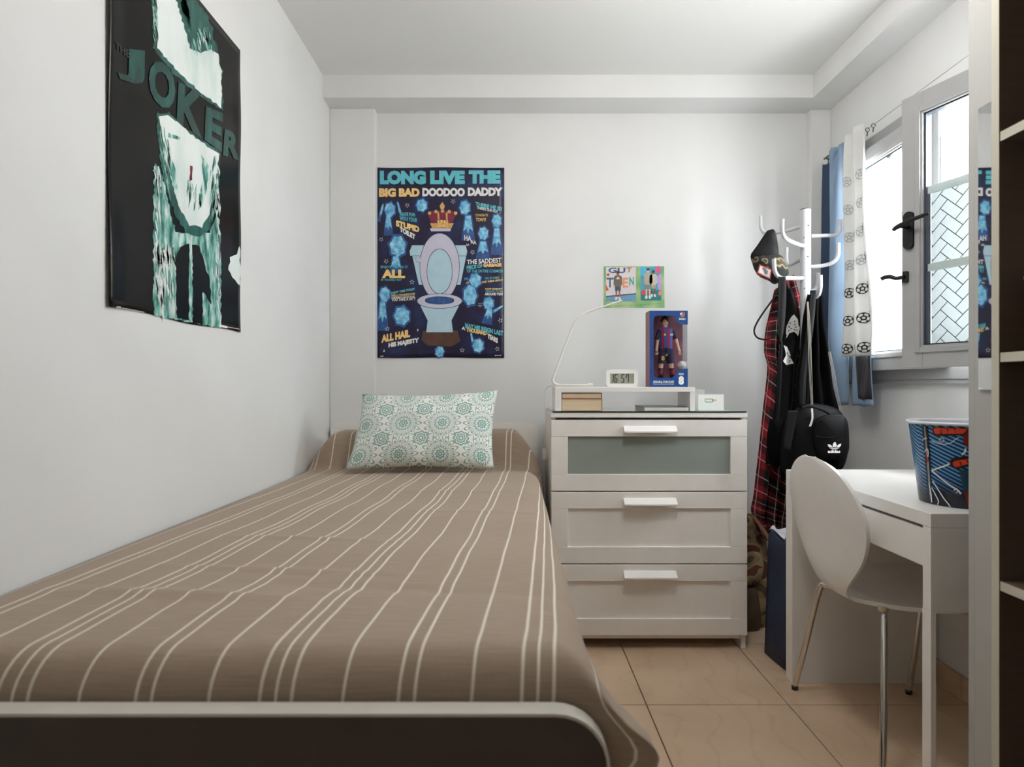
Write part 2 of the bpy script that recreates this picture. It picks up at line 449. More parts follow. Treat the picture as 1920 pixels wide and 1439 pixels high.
struct('wall_front', MB().box(XL-T, XR+0.2, YN-T, YN, -0.1, ZC+0.1, M_NEARW))
struct('trim_1', MB().box(XL, XR, 2.72, YB, ZB, ZC, M_WALL))                       # beam over the back wall
struct('trim_2', MB().box(1.372, XR, YN, 2.72, ZB, ZC, M_WALL))                    # beam over the window wall
struct('trim_3', MB().box(XL, -0.648, 2.825, YB, 0, ZB, M_WALL), bevel=0.004)      # left pilaster
struct('trim_4', MB().box(1.418, XR, 2.835, YB, 0, ZB, M_WALL), bevel=0.004)       # right pilaster
# floor of separate tiles
fl = struct('floor', MB().box(XL-T, XR+T, YN-T, YB+T, -0.06, -0.010, M_GROUT))
TS = 0.4685; g_ = 0.0017
xs = [0.4437+TS*k for k in range(-3, 4)]; ys = [1.970+TS*k for k in range(-6, 3)]
for i in range(len(xs)-1):
    for j in range(len(ys)-1):
        a, b = max(xs[i], XL)+g_, min(xs[i+1], XR)-g_; c, d = max(ys[j], YN)+g_, min(ys[j+1], YB)-g_
        if b-a < 0.02 or d-c < 0.02: continue
        MB().box(a, b, c, d, -0.0105, 0.0, M_TILE).build('tile', fl, bevel=0.0012, seg=1)
# tiled skirting
bb = struct('baseboard_right', MB().box(XR-0.004, XR, 1.36, 2.834, 0.0, 0.078, M_GROUT))
y = 1.37
while y < 2.80:
    MB().box(XR-0.012, XR-0.004, y, min(y+0.312, 2.833), 0.001, 0.08, M_TILE).build('tile', bb, bevel=0.001, seg=1); y += 0.3145
bb = struct('baseboard_back', MB().box(-0.646, 1.416, YB-0.004, YB, 0.0, 0.078, M_GROUT))
x = -0.64
while x < 1.39:
    MB().box(x, min(x+0.312, 1.415), YB-0.012, YB-0.004, 0.001, 0.08, M_TILE).build('tile', bb, bevel=0.001, seg=1); x += 0.3145

# pendant globe lamp
cl_ = empty('pendant_lamp', (LAMP[0], LAMP[1], ZC), 'opal globe lamp hanging from the ceiling in the middle of the room', 'lamp')
gm = NG('opal_globe_lit'); gm.b.inputs['Base Color'].default_value = (0.9, 0.9, 0.9, 1)
gm.b.inputs['Emission Color'].default_value = (1.0, 0.975, 0.95, 1); gm.b.inputs['Emission Strength'].default_value = LAMP_POWER
MB().lathe([(0.0, -0.13)]+[(0.13*math.sin(PI*k/16), -0.13*math.cos(PI*k/16)) for k in range(1, 16)]+[(0.0, 0.13)], LAMP, gm.m, 32).build('globe', cl_)
MB().tube([(LAMP[0], LAMP[1], LAMP[2]+0.13), (LAMP[0], LAMP[1], ZC-0.02)], 0.006, M_ENAMEL, 8).build('stem', cl_)
MB().lathe([(0, -0.03), (0.05, -0.025), (0.055, 0.0), (0, 0)], (LAMP[0], LAMP[1], ZC), M_ENAMEL, 24).build('canopy', cl_)

# ------------------------------------------------------------------ window
win = struct('window_1', MB().box(XR-0.026, XR+0.05, WY0, WY0+0.028, WZ0, WZ1, M_ALU).box(XR-0.026, XR+0.05, WY1-0.045, WY1, WZ0, WZ1, M_ALU)
             .box(XR-0.026, XR+0.05, WY0+0.028, WY1-0.045, WZ0, 1.152, M_ALU).box(XR-0.026, XR+0.05, WY0+0.028, WY1-0.045, 2.006, WZ1, M_ALU), bevel=0.002)
MB().box(XR+0.09, XR+0.115, WY0, WY1, WZ0, WZ0+0.012, M_ALU).build('sill', win)
# guide rails of the outer shutter
for yy in (WY0+0.001, WY1-0.021):
    MB().box(XR+0.08, XR+0.11, yy, yy+0.02, WZ0+0.012, WZ1, M_ALU).build('shutter_rail', win, bevel=0.002)
def sash(origin, ang, width, film, parent=None, thing=None):
    """casement leaf; origin = hinge side lower corner on the room face, ang = direction of its width in XY"""
    d = Vector((math.cos(ang), math.sin(ang), 0)); nrm = Vector((-d.y, d.x, 0))   # nrm: towards outside
    if nrm.x < 0: nrm = -nrm
    z0, z1 = 1.113, 2.018; W = width; st = 0.072
    def bx(u0, u1, t0, t1, a, b, m_, mb):
        v = [origin+d*u+nrm*t+Vector((0, 0, z)) for z in (a, b) for t in (t0, t1) for u in (u0, u1)]
        mb.add(v, [(0, 2, 3, 1), (4, 5, 7, 6), (0, 1, 5, 4), (2, 6, 7, 3), (0, 4, 6, 2), (1, 3, 7, 5)], m_); return mb
    root = thing
    pieces = [(0, st, z0, z1), (W-st, W, z0, z1), (st, W-st, z0, z0+st), (st, W-st, z1-st, z1)]
    for u0, u1, a, b in pieces:
        mb = MB(); bx(u0, u1, 0, 0.042, a, b, M_ALU, mb); o = mb.build('rail' if b-a < 0.2 else 'stile', root, bevel=0.002)
    mb = MB(); e = 0.014                                              # raised glazing bead
    for u0, u1, a, b in ((st-0.024, st-0.006, z0+st-0.024, z1-st+0.024), (W-st+0.006, W-st+0.024, z0+st-0.024, z1-st+0.024),
                         (st-0.006, W-st+0.006, z0+st-0.024, z0+st-0.006), (st-0.006, W-st+0.006, z1-st+0.006, z1-st+0.024)):
        bx(u0, u1, -0.006, 0.002, a, b, M_ALU, mb)
    mb.build('glazing_bead', root, bevel=0.002)
    mb = MB()
    for u0, u1, a, b in ((st, st+0.006, z0+st, z1-st), (W-st-0.006, W-st, z0+st, z1-st), (st, W-st, z0+st, z0+st+0.005), (st, W-st, z1-st-0.005, z1-st)):
        bx(u0, u1, 0.008, 0.030, a, b, M_ALU_D, mb)
    mb.build('gasket', root)
    mb = MB(); bx(st, W-st, 0.012, 0.013, z0+st, z1-st, M_GLASS, mb); mb.build('pane', root)
    mb = MB(); bx(st, W-st, 0.030, 0.031, z0+st, z1-st, M_GLASS, mb); mb.build('pane', root)
    gz0, gz1 = z0+st, z1-st
    for k in (1, 2):
        zc = gz0+(gz1-gz0)*k/3
        mb = MB(); bx(st, W-st, 0.016, 0.026, zc-0.012, zc+0.012, M_MUNT, mb); mb.build('muntin', root)
    mb = MB(); bx(W/2-0.012, W/2+0.012, 0.0165, 0.0255, gz0, gz1, M_MUNT, mb); mb.build('muntin', root)
    if film:
        zt = gz0+(gz1-gz0)*2/3
        mb = MB(); bx(st+0.006, W-st-0.006, 0.0330, 0.0333, gz0, zt, M_FILM, mb); fm = mb.build('privacy_film', root)
        # herringbone line print
        mb = MB(); L = 0.066; S = 0.033
        def pt(u, z, t=0.0322): return origin+d*u+nrm*t+Vector((0, 0, z))
        lo_u, hi_u = st+0.007, W-st-0.007
        def line(p, q):
            p = Vector(p); q = Vector(q); dd = q-p
            t0, t1 = 0.0, 1.0
            for ax, mn, mx in ((0, lo_u, hi_u), (1, gz0, zt)):
                if abs(dd[ax]) < 1e-9:
                    if p[ax] < mn or p[ax] > mx: return
                    continue
                a = (mn-p[ax])/dd[ax]; b = (mx-p[ax])/dd[ax]
                if a > b: a, b = b, a
                t0 = max(t0, a); t1 = min(t1, b)
            if t1 <= t0: return
            a = p+dd*t0; b = p+dd*t1; n_ = Vector((-dd.y, dd.x)).normalized()*0.0013
            mb.add([pt(*(a-n_)), pt(*(b-n_)), pt(*(b+n_)), pt(*(a+n_))], [(0, 1, 2, 3)], M_GREYPRINT)
        c45 = math.sqrt(.5)
        def rot(a, b): return ((a-b)*c45+W/2, (a+b)*c45+(gz0+zt)/2)
        for i in range(-26, 27):
            for j in range(-7, 8):
                # herringbone: horizontal brick at (i*S + 4jS.., i*S), vertical brick next to it
                bx_, by_ = i*S+j*4*S, i*S
                for (x0, y0, x1, y1) in ((bx_, by_, bx_+L, by_+S), (bx_-S, by_, bx_, by_+L)):
                    if abs(x0-y0) > 2 or (abs(x0)+abs(y0)) > 1.3: continue
                    line(rot(x0, y0), rot(x1, y0)); line(rot(x0, y0), rot(x0, y1))
        mb.build('herringbone_print', fm)
    return root
# closed leaf (far) - children of the window
cl = MB().box(XR+0.0, XR+0.001, 2.07, 2.071, 1.5, 1.501, M_ALU)
sash(Vector((XR-0.070, 2.574, 0)), -PI/2, 0.515, False, thing=win)
# open leaf (near), hinged at the near jamb
hx, hy = XR-0.030, 1.555
dx, dy = 1.317-hx, 2.020-hy; ang = math.atan2(dy, dx)
leaf = empty('window_leaf', (hx, hy, 1.113), 'open white aluminium casement leaf with herringbone film on its lower glass, swung into the room', 'window')
leaf.parent = None
sash(Vector((hx, hy, 0)), ang, math.hypot(dx, dy), True, thing=leaf)
# handle and latch on the free stile
d = Vector((math.cos(ang), math.sin(ang), 0)); nin = Vector((-d.y, d.x, 0)); nin = -nin if nin.x > 0 else nin
O = Vector((hx, hy, 0)); W = math.hypot(dx, dy)
def lp(u, z, t): return O+d*u+nin*t+Vector((0, 0, z))
mb = MB(); poly = roundpoly(-0.017, 0.017, -0.062, 0.062, 0.016, 6)
mb.prism(poly, lambda a, b, t: lp(W-0.030+a, 1.570+b, 0.001+0.010*t), M_BLACK)
hd = mb.build('handle_plate', leaf, bevel=0.002)
MB().tube([lp(W-0.030, 1.583, 0.008), lp(W-0.030, 1.583, 0.045)], 0.009, M_BLACK).build('handle_neck', leaf)
mb = MB(); mb.tube(smooth_path([lp(W-0.010, 1.574, 0.046), lp(W-0.03, 1.580, 0.052), lp(W-0.07, 1.590, 0.050), lp(W-0.125, 1.598, 0.044)], 5), [0.009]*3+[0.0105]*4+[0.0095]*4+[0.008]*5, M_BLACK, sy=0.8)
mb.build('handle_lever', leaf)
mb = MB(); mb.prism(roundpoly(-0.009, 0.009, -0.019, 0.019, 0.004, 3), lambda a, b, t: lp(W-0.018+a, 1.417+b, 0.001+0.008*t), M_BLACK)
mb.build('latch_plate', leaf, bevel=0.001)
mb = MB(); mb.tube(smooth_path([lp(W-0.015, 1.417, 0.010), lp(W+0.006, 1.416, 0.018), lp(W+0.022, 1.424, 0.022), lp(W+0.040, 1.425, 0.024), lp(W+0.052, 1.421, 0.026)], 3), 0.0075, M_BLACK)
mb.build('latch_arm', leaf)
# free-edge espagnolette strip
mb = MB(); v0 = lp(W+0.0005, 0, -0.028)
mb.add([lp(W+0.001, 1.13, -0.012), lp(W+0.001, 1.13, -0.028), lp(W+0.001, 2.0, -0.028), lp(W+0.001, 2.0, -0.012)], [(0, 1, 2, 3)], M_STEEL)
mb.build('bolt_strip', leaf, solid=0.001)
# frame jamb strip with striker seen through the leaf
MB().box(XR-0.066, XR-0.027, 2.030, 2.057, 1.115, 2.016, M_ALU).build('mullion', win, bevel=0.002)
MB().box(XR-0.060, XR-0.048, 2.0265, 2.0295, 1.72, 1.90, M_STEEL).build('striker', win)
MB().box(XR+0.085, XR+0.11, 2.09, 2.13, WZ0+0.013, WZ1-0.002, M_ALU).build('shutter_rail', win, bevel=0.002)
MB().box(XR-0.020, XR-0.001, WY0-0.03, WY1+0.03, WZ0-0.016, WZ0, M_ALU).build('sill', win, bevel=0.002)

# ------------------------------------------------------------------ bed
BX0, BX1 = -0.858, 0.118
bed = empty('bed', (-0.37, 1.75, 0), 'white single bed with rounded low end boards standing along the left wall', 'bed')
mb = MB(); mb.prism(roundpoly(BX0, BX1, 0.05, 0.659, 0.066, 8, (0, 0, 1, 0)), lambda a, b, t: (a, 0.7155+0.027*t, b), M_BEDEDGE)
fb = mb.build('footboard', bed, bevel=0.004, seg=3)
# thin dark sheet that paints the shade on the footboard's outer face
mb = MB(); mb.prism(roundpoly(BX0+0.004, BX1-0.004, 0.054, 0.655, 0.062, 8, (0, 0, 1, 0)), lambda a, b, t: (a, 0.7148+0.0008*t, b), M_FOOTSHADE)
mb.build('shade_face', fb)
mb = MB(); mb.prism(roundpoly(BX0+0.01, BX1+0.002, 0.05, 0.881, 0.045, 8, (0, 0, 1, 1)), lambda a, b, t: (a, 2.792+0.026*t, b), M_WHITE)
mb.build('headboard', bed, bevel=0.003, seg=2)
for x0 in (BX0, BX1-0.032): MB().box(x0, x0+0.022, 0.7425, 2.792, 0.18, 0.36, M_BEDEDGE).build('side_rail', bed, bevel=0.002)
for x0 in (BX0+0.005, BX1-0.06):
    for y0 in (0.72, 2.795):
        MB().box(x0, x0+0.05, y0, y0+0.02, 0, 0.05, M_BEDEDGE).build('leg', bed)
MB().box(BX0+0.03, BX1-0.04, 0.75, 2.785, 0.30, 0.36, M_BEDEDGE).build('slat_base', bed)
mt_ = MB().box(BX0+0.012, BX1-0.030, 0.79, 2.775, 0.3605, 0.675, M_MATT).build('mattress', None, bevel=0.03, seg=3)
tag(mt_, 'pale mattress under the striped bedspread', 'mattress')

# bedspread: arc-length sheet over mattress and pillow
ZT = 0.706
def hump(x, y):
    fy = sm(2.475, 2.55, y)*(1-0.55*sm(2.66, 2.80, y))*0.90+0.10*sm(2.44, 2.60, y)
    fx = sm(-0.905, -0.74, x)*(1-sm(0.0, 0.135, x))
    return 0.150*fy*fx
def spread_pt(s, t):
    # s: metres across, 0 at the wall side; t: metres along, 0 at the front hem
    x0, x1 = XL+0.006, 0.112; r = 0.062
    wob = 0.006*math.sin(9*t+1.3)*math.sin(5*s)+0.004*math.sin(23*t+7*s)
    topw = (x1-r)-x0; arc = r*PI/2
    if s < topw: x, dz, hang = x0+s, 0.0, 0.0
    elif s < topw+arc:
        a = (s-topw)/r; x = x1-r+r*math.sin(a); dz = r*(1-math.cos(a)); hang = 0.0
    else: hang = s-topw-arc; x = x1+0.004*math.sin(hang*20)+0.010*math.sin(t*11+0.6)*min(1, hang*5)+0.006*min(1, hang*8); dz = r+hang
    yf = 0.748; rf = 0.055; fl_ = 0.10
    if t < fl_: y, dy_ = yf, rf+(fl_-t)
    elif t < fl_+rf*PI/2:
        a = (fl_+rf*PI/2-t)/rf; y = yf+rf-rf*math.sin(a); dy_ = rf*(1-math.cos(a))
    else: y, dy_ = yf+rf+(t-fl_-rf*PI/2), 0.0
    drop = (dz**3+dy_**3)**(1/3) if dz > 0 and dy_ > 0 else max(dz, dy_)
    z = ZT-drop
    z -= 0.010*sm(-0.80, XL, x)
    z += 0.0035*math.sin(3.1*y+2*x)+0.0022*math.sin(17*y+4*x)*sm(XL, -0.5, x)
    # a few shallow creases
    for cx, cy, rx, ry, h_ in ((-0.45, 1.35, 0.16, 0.012, 0.005), (-0.42, 1.12, 0.2, 0.010, 0.005), (-0.05, 1.65, 0.18, 0.014, 0.004), (-0.55, 0.98, 0.2, 0.016, 0.006), (-0.15, 1.95, 0.2, 0.012, 0.004), (-0.2, 1.02, 0.25, 0.02, -0.004)):
        z += h_*math.exp(-((x-cx)/rx)**2-((y-cy+0.1*(x-cx))/ry)**2)
    if hang == 0 or True: z += hump(min(x, 0.13), y)*(1 if dz == 0 else 1)
    if y > 2.40 and x > 0.03: x += 0.02*sm(2.42, 2.6, y)*sm(0.03, 0.12, x)*(1-sm(2.70, 2.79, y))
    # flared corner at the foot
    k = sm(0.90, 0.765, y)*sm(0.06, 0.118, x)
    x += 0.043*k*math.exp(-((z-0.605)/0.042)**2)+0.022*k*sm(0.65, 0.58, z)
    y -= 0.018*k*sm(0.10, 0.16, x)
    if y < 0.7445 and x < 0.128: y = 0.7445
    # stay clear of the dresser
    if y > 2.30: x = min(x, 0.147)
    return Vector((x, y, z+0*wob))
SMAX, TMAX = 1.33, 0.10+0.0864+(2.783-0.803)
mb = MB(); mb.grid(lambda a, b: spread_pt(a*SMAX, b*TMAX), 110, 170, M_SPREAD, uvfn=lambda a, b: (a*SMAX+XL, b*TMAX-0.14+0.0))
bs = mb.build('bedspread', None, solid=0.004, soff=-1)
tag(bs, 'taupe bedspread with thin cream stripes spread over the bed', 'bedspread')

# patterned cushion
def cushion_pt(u, v, side):
    a, b = u*2-1, v*2-1
    BL, BR, TR_, TL = Vector((-0.655, 2.345, 0.722)), Vector((-0.070, 2.345, 0.722)), Vector((-0.058, 2.475, 1.035)), Vector((-0.620, 2.475, 1.018))
    pa = a*(1-0.055*(1-b*b)); pb = b*(1-0.09*(1-a*a))
    if abs(a) > 0.8: pb *= 1-0.00*(abs(a)-0.8)
    s_, t_ = (pa+1)/2, (pb+1)/2
    p = BL.lerp(BR, s_).lerp(TL.lerp(TR_, s_), t_)
    n_ = Vector((0, -0.92, 0.39))
    th = 0.058*max(0, (1-abs(a)**2.6))**0.6*max(0, (1-abs(b)**2.6))**0.6
    return p+n_*th*side+n_*0.003*math.sin(8*a+5*b)*(1-abs(a))
mb = MB()
mb.grid(lambda u, v: cushion_pt(u, v, 1), 36, 24, M_CUSH, uvfn=lambda u, v: (u*0.56+0.043, v*0.335+0.022))
mb.grid(lambda u, v: cushion_pt(u, v, -1), 36, 24, M_CUSH, uvfn=lambda u, v: (u*0.56, v*0.335), flip=True)
cu = weld(mb.build('cushion'), 1e-4)
tag(cu, 'off white cushion printed with teal rosettes leaning at the head of the bed', 'cushion')

# ------------------------------------------------------------------ dresser
DX0, DX1, DY0, DY1, DZ = 0.155, 0.935, 2.373, 2.783, 0.945
dr = empty('dresser', ((DX0+DX1)/2, (DY0+DY1)/2, 0), 'white three drawer dresser with a frosted glass top drawer, right of the bed', 'dresser')
Y0 = DY0+0.019
for x0 in (DX0, DX1-0.018):
    mb = MB(); mb.prism([(Y0, 0.0), (DY1, 0.0), (DY1, 0.9255), (Y0, 0.9255)], lambda a, b, t: (x0+0.018*t, a, b), M_DWHITE); mb.build('side_panel', dr, bevel=0.001, seg=1)
MB().box(DX0, DX1+0.002, DY0+0.001, DY1, 0.926, 0.9455, M_DWHITE).build('top_panel', dr, bevel=0.0015)
MB().box(DX0+0.018, DX1-0.018, DY1-0.006, DY1, 0.04, 0.925, M_DWHITE).build('back_panel', dr)
MB().box(DX0+0.018, DX1-0.018, Y0+0.010, Y0+0.026, 0.036, 0.075, M_DWHITE).build('plinth', dr)
gt = MB().box(DX0+0.006, DX1-0.004, DY0-0.001, DY1-0.004, 0.9458, 0.9512, M_DARKGLASS)
# glass plate: dark edge, reflective greenish top
g = NG('glass_top_plate'); g.b.inputs['Base Color'].default_value = lin((188, 206, 200)); g.b.inputs['Roughness'].default_value = 0.06; g.b.inputs['Coat Weight'].default_value = 0.6
gtop = gt.build('glass_top', dr)
gtop.data.materials.append(g.m)
for p in gtop.data.polygons:
    if abs(p.normal.z) > 0.5: p.material_index = 1
def drawer(z0, z1, glass):
    xa, xb, ya, yb = DX0+0.0015, DX1-0.0005, DY0, DY0+0.018
    s = 0.0655
    dw = MB()
    dw.box(xa, xb, ya, yb, z1-s, z1, M_DWHITE).box(xa, xb, ya, yb, z0, z0+s, M_DWHITE)
    dw.box(xa, xa+s, ya+0.0004, yb, z0+s+0.0006, z1-s-0.0006, M_DWHITE).box(xb-s, xb, ya+0.0004, yb, z0+s+0.0006, z1-s-0.0006, M_DWHITE)
    o = dw.build('drawer', dr, bevel=0.0008, seg=1)
    yp = ya+0.010
    MB().box(xa+s, xb-s, yp, yp+0.004, z0+s, z1-s, M_FROST if glass else M_DWHITE).build('glass_panel' if glass else 'panel', o)
    b = MB(); b.box(xa+0.03, xb-0.03, yb+0.002, DY1-0.02, z0+0.02, z0+0.03, M_DWHITE)
    if glass: b.box(xa+0.03, xa+0.04, yb+0.002, DY1-0.02, z0+0.03, z0+0.15, M_DWHITE).box(xb-0.04, xb-0.03, yb+0.002, DY1-0.02, z0+0.03, z0+0.15, M_DWHITE)
    b.build('drawer_box', o)
    hz = z1-0.023
    h = MB(); pr = [(ya, hz), (ya-0.010, hz-0.002), (ya-0.030, hz-0.020), (ya-0.030, hz-0.026), (ya-0.026, hz-0.026), (ya-0.009, hz-0.008), (ya, hz-0.006)]
    h.prism(pr, lambda a, b_, t: (0.4415+0.2085*t, a, b_), M_WHITE2); h.build('handle', o, bevel=0.0006, seg=1)
drawer(0.635, 0.9165, True); drawer(0.346, 0.630, False); drawer(0.0605, 0.3415, False)
# contents faintly seen through the frosted glass
it = MB().box(0.455, 0.53, 2.41, 2.45, 0.666, 0.745, mat('pale_card', (228, 222, 210), 0.6, noise=0.02)).build('box')
tag(it, 'small pale box seen blurred behind the frosted drawer glass, centre', 'box')
b = empty('toy_block', (0.28, 2.43, 0.666), 'green and pink object seen blurred behind the frosted drawer glass, left', 'toy')
MB().lathe([(0.0, 0.0), (0.03, 0.0), (0.034, 0.02), (0.03, 0.045), (0, 0.05)], (0.28, 2.43, 0.666), mat('toy_green', (150, 175, 120), 0.5, noise=0.03), 16).build('base', b)
MB().lathe([(0.0, 0.0), (0.02, 0.0), (0.024, 0.01), (0.014, 0.02), (0, 0.022)], (0.29, 2.43, 0.716), mat('toy_pink', (215, 120, 120), 0.5, noise=0.03), 16).build('top', b)

# monitor riser
ZD = 0.9515
rs = empty('shelf_riser', (0.452, 2.48, ZD), 'low white shelf riser standing on the dresser under the alarm clock', 'shelf')
MB().box(0.172, 0.732, 2.388, 2.57, 1.028, 1.047, M_WHITE2).build('shelf', rs, bevel=0.001)
MB().box(0.172, 0.198, 2.389, 2.57, ZD, 1.0278, M_WHITE2).build('leg', rs, bevel=0.001)
MB().box(0.712, 0.732, 2.389, 2.57, ZD, 1.0278, M_WHITE2).build('leg', rs, bevel=0.001)
ZR = 1.0472
# books
M_PAGE = mat('book_pages', (214, 190, 160), 0.8, noise=0.05, nscale=4, stretch=(1, 1, 200))
def book(name, x0, x1, y0, y1, z0, z1, cover, label, group=None):
    b = empty(name, ((x0+x1)/2, (y0+y1)/2, z0), label, 'book', group)
    MB().box(x0+0.001, x1-0.003, y0+0.002, y1-0.002, z0+0.0022, z1-0.0022, M_PAGE).build('pages', b)
    c = MB(); c.box(x0, x1, y0, y1, z0, z0+0.002, cover).box(x0, x1, y0, y1, z1-0.002, z1, cover).box(x1-0.002, x1, y0, y1, z0+0.002, z1-0.002, cover)
    c.build('cover', b)
    return b
book('book', 0.2, 0.362, 2.392, 2.52, ZD+0.0005, ZD+0.0495, mat('cover_tan', (190, 150, 120), 0.6, noise=0.03), 'thick tan book with pages outward, lower of the two under the riser')
book('book', 0.201, 0.361, 2.393, 2.52, ZD+0.050, ZD+0.0725, mat('cover_red', (140, 96, 80), 0.6, noise=0.03), 'thinner book with brown cover, upper of the two under the riser')
# magazine
mg = empty('magazine', (0.62, 2.52, ZD), 'white magazine with dark grey cover lying under the right of the riser', 'magazine')
mpoly = [(0.530, 2.385), (0.705, 2.385), (0.709, 2.64), (0.546, 2.655)]
mb = MB(); mb.prism(mpoly, lambda a, b, t: (a, b, ZD+0.003+0.011*t), mat('magazine_pages', (205, 198, 188), 0.6, noise=0.04, nscale=3, stretch=(1, 1, 300))); mb.build('pages', mg)
mb = MB(); mb.prism([(a+(-0.001 if a < .6 else .001), b) for a, b in mpoly], lambda a, b, t: (a, b, ZD+0.014+0.0012*t+0.0002), mat('magazine_cover', (92, 90, 92), 0.35, noise=0.1, nscale=30)); mb.build('cover', mg)
mb = MB(); mb.prism(mpoly, lambda a, b, t: (a, b, ZD+0.0005+0.002*t), mat('magazine_back', (210, 208, 204), 0.35, noise=0.02)); mb.build('back_cover', mg)
# alarm clock
ck = empty('alarm_clock', (0.452, 2.47, ZR), 'white digital alarm clock reading 16 57 on the riser', 'clock')
YC = 2.447; CXc, CZc = (1161.5+5-960)*YC/F, ZR+0.0355
mb = MB(); mb.prism(roundpoly(-0.065, 0.065, -0.0352, 0.0352, 0.014, 6), lambda a, b, t: (CXc+a*(1-0.03*t), YC+0.045*t, CZc+b), M_WHITE2, smooth=False); mb.build('body', ck, bevel=0.004, seg=3)
mb = MB(); mb.prism(roundpoly(-0.040, 0.040, -0.0335, -0.031, 0.001, 2), lambda a, b, t: (CXc+a, YC+0.01+0.02*t, CZc+b+0.0685), M_WHITE2); mb.build('snooze_bar', ck, bevel=0.0008)
M_LCD = mat('lcd_grey', (158, 162, 146), 0.25, noise=0.01); M_SEG = mat('lcd_segments', (32, 34, 34), 0.4, noise=0.02); M_SEG2 = mat('lcd_small', (110, 116, 104), 0.4, noise=0.02)
mb = MB(); mb.prism(roundpoly(-0.049, 0.049, -0.021, 0.020, 0.0015, 2), lambda a, b, t: (CXc+a, YC-0.0008+0.001*t, CZc+b), M_LCD); scr = mb.build('screen', ck)
SEG7 = {'0': 'abcdef', '1': 'bc', '2': 'abged', '3': 'abgcd', '4': 'fgbc', '5': 'afgcd', '6': 'afgedc', '7': 'abcf', '8': 'abcdefg', '9': 'abcdfg'}
def seg7(mb, ch, cx, cz, w_, h_, th, Y, mt):
    sl = 0.06*h_*2
    def q(x0, x1, z0, z1):
        f = lambda x, z: (cx+x+sl*z/h_*0.5, Y, cz+z)
        mb.add([f(x0, z0), f(x1, z0), f(x1, z1), f(x0, z1)], [(0, 1, 2, 3)], mt)
    W2, H2 = w_/2, h_/2; g2 = th*0.2
    for s_ in SEG7[ch]:
        if s_ == 'a': q(-W2+g2, W2-g2, H2-th, H2)
        if s_ == 'd': q(-W2+g2, W2-g2, -H2, -H2+th)
        if s_ == 'g': q(-W2+th, W2-th, -th/2, th/2)
        if s_ == 'f': q(-W2, -W2+th, g2, H2-th*.4)
        if s_ == 'e': q(-W2, -W2+th, -H2+th*.4, -g2)
        if s_ == 'b': q(W2-th, W2, g2, H2-th*.4)
        if s_ == 'c': q(W2-th, W2, -H2+th*.4, -g2)
mb = MB()
for ch, cx in (('1', -0.041), ('6', -0.0255), ('5', 0.0025), ('7', 0.0215)):
    seg7(mb, ch, CXc+cx, CZc, 0.0125, 0.034, 0.0034, YC-0.0012, M_SEG)
for ch, cx, cz in (('2', 0.037, 0.010), ('8', 0.044, 0.010), ('1', 0.036, -0.004), ('5', 0.043, -0.010)):
    seg7(mb, ch, CXc+cx, CZc+cz, 0.005, 0.013, 0.0012, YC-0.0012, M_SEG2)
mb.build('digits', scr)

# LED desk lamp
M_LAMP = mat('lamp_white', (222, 220, 214), 0.35, noise=0.01)
lm = empty('desk_lamp', (0.22, 2.47, ZR), 'slim white bent tube desk lamp standing on the left of the riser', 'lamp')
YLm = 2.45
p1 = [P(1107, 722.3, YLm, -0.02), P(1090, 723, YLm, -0.02), P(1052, 722.5, YLm), P(1041, 720.5, YLm), P(1036.5, 715, YLm), P(1037.5, 707, YLm)]
MB().tube(smooth_path(p1, 5), 0.0056, M_LAMP).build('base_tube', lm)
MB().tube([P(1101, 722.3, YLm, -0.02), P(1110, 722.3, YLm, -0.02)], 0.0068, M_LAMP, 12).build('end_cap', lm)
p2 = [P(1037.5, 707, YLm), P(1048, 679, YLm), P(1071, 619, YLm), P(1080, 602, YLm), P(1095, 589, YLm), P(1115, 580.5, YLm)]
MB().tube(smooth_path(p2, 6), 0.0048, M_LAMP).build('stem', lm)
p3 = [P(1115, 580.5, YLm), P(1138, 573, YLm), P(1152, 568.5, YLm), P(1166.5, 563.5, YLm)]
MB().tube(smooth_path(p3, 4), 0.0066, M_LAMP, 12, sy=0.55).build('light_head', lm)
cb = MB(); cb.tube(smooth_path([Vector((0.19, 2.53, 1.050)), Vector((0.165, 2.60, 1.052)), Vector((0.145, 2.63, 1.02)), P(1023, 790, 2.62), P(1022, 820, 2.62), P(1020.5, 841, 2.62)], 6), 0.0018, M_LAMP, 6)
cb.build('cord', lm)
MB().box((1017-960)*2.6/F, (1025.5-960)*2.6/F, 2.595, 2.613, P(0, 863, 2.6).z, P(0, 841, 2.6).z, M_LAMP).build('cord_switch', lm, bevel=0.002)

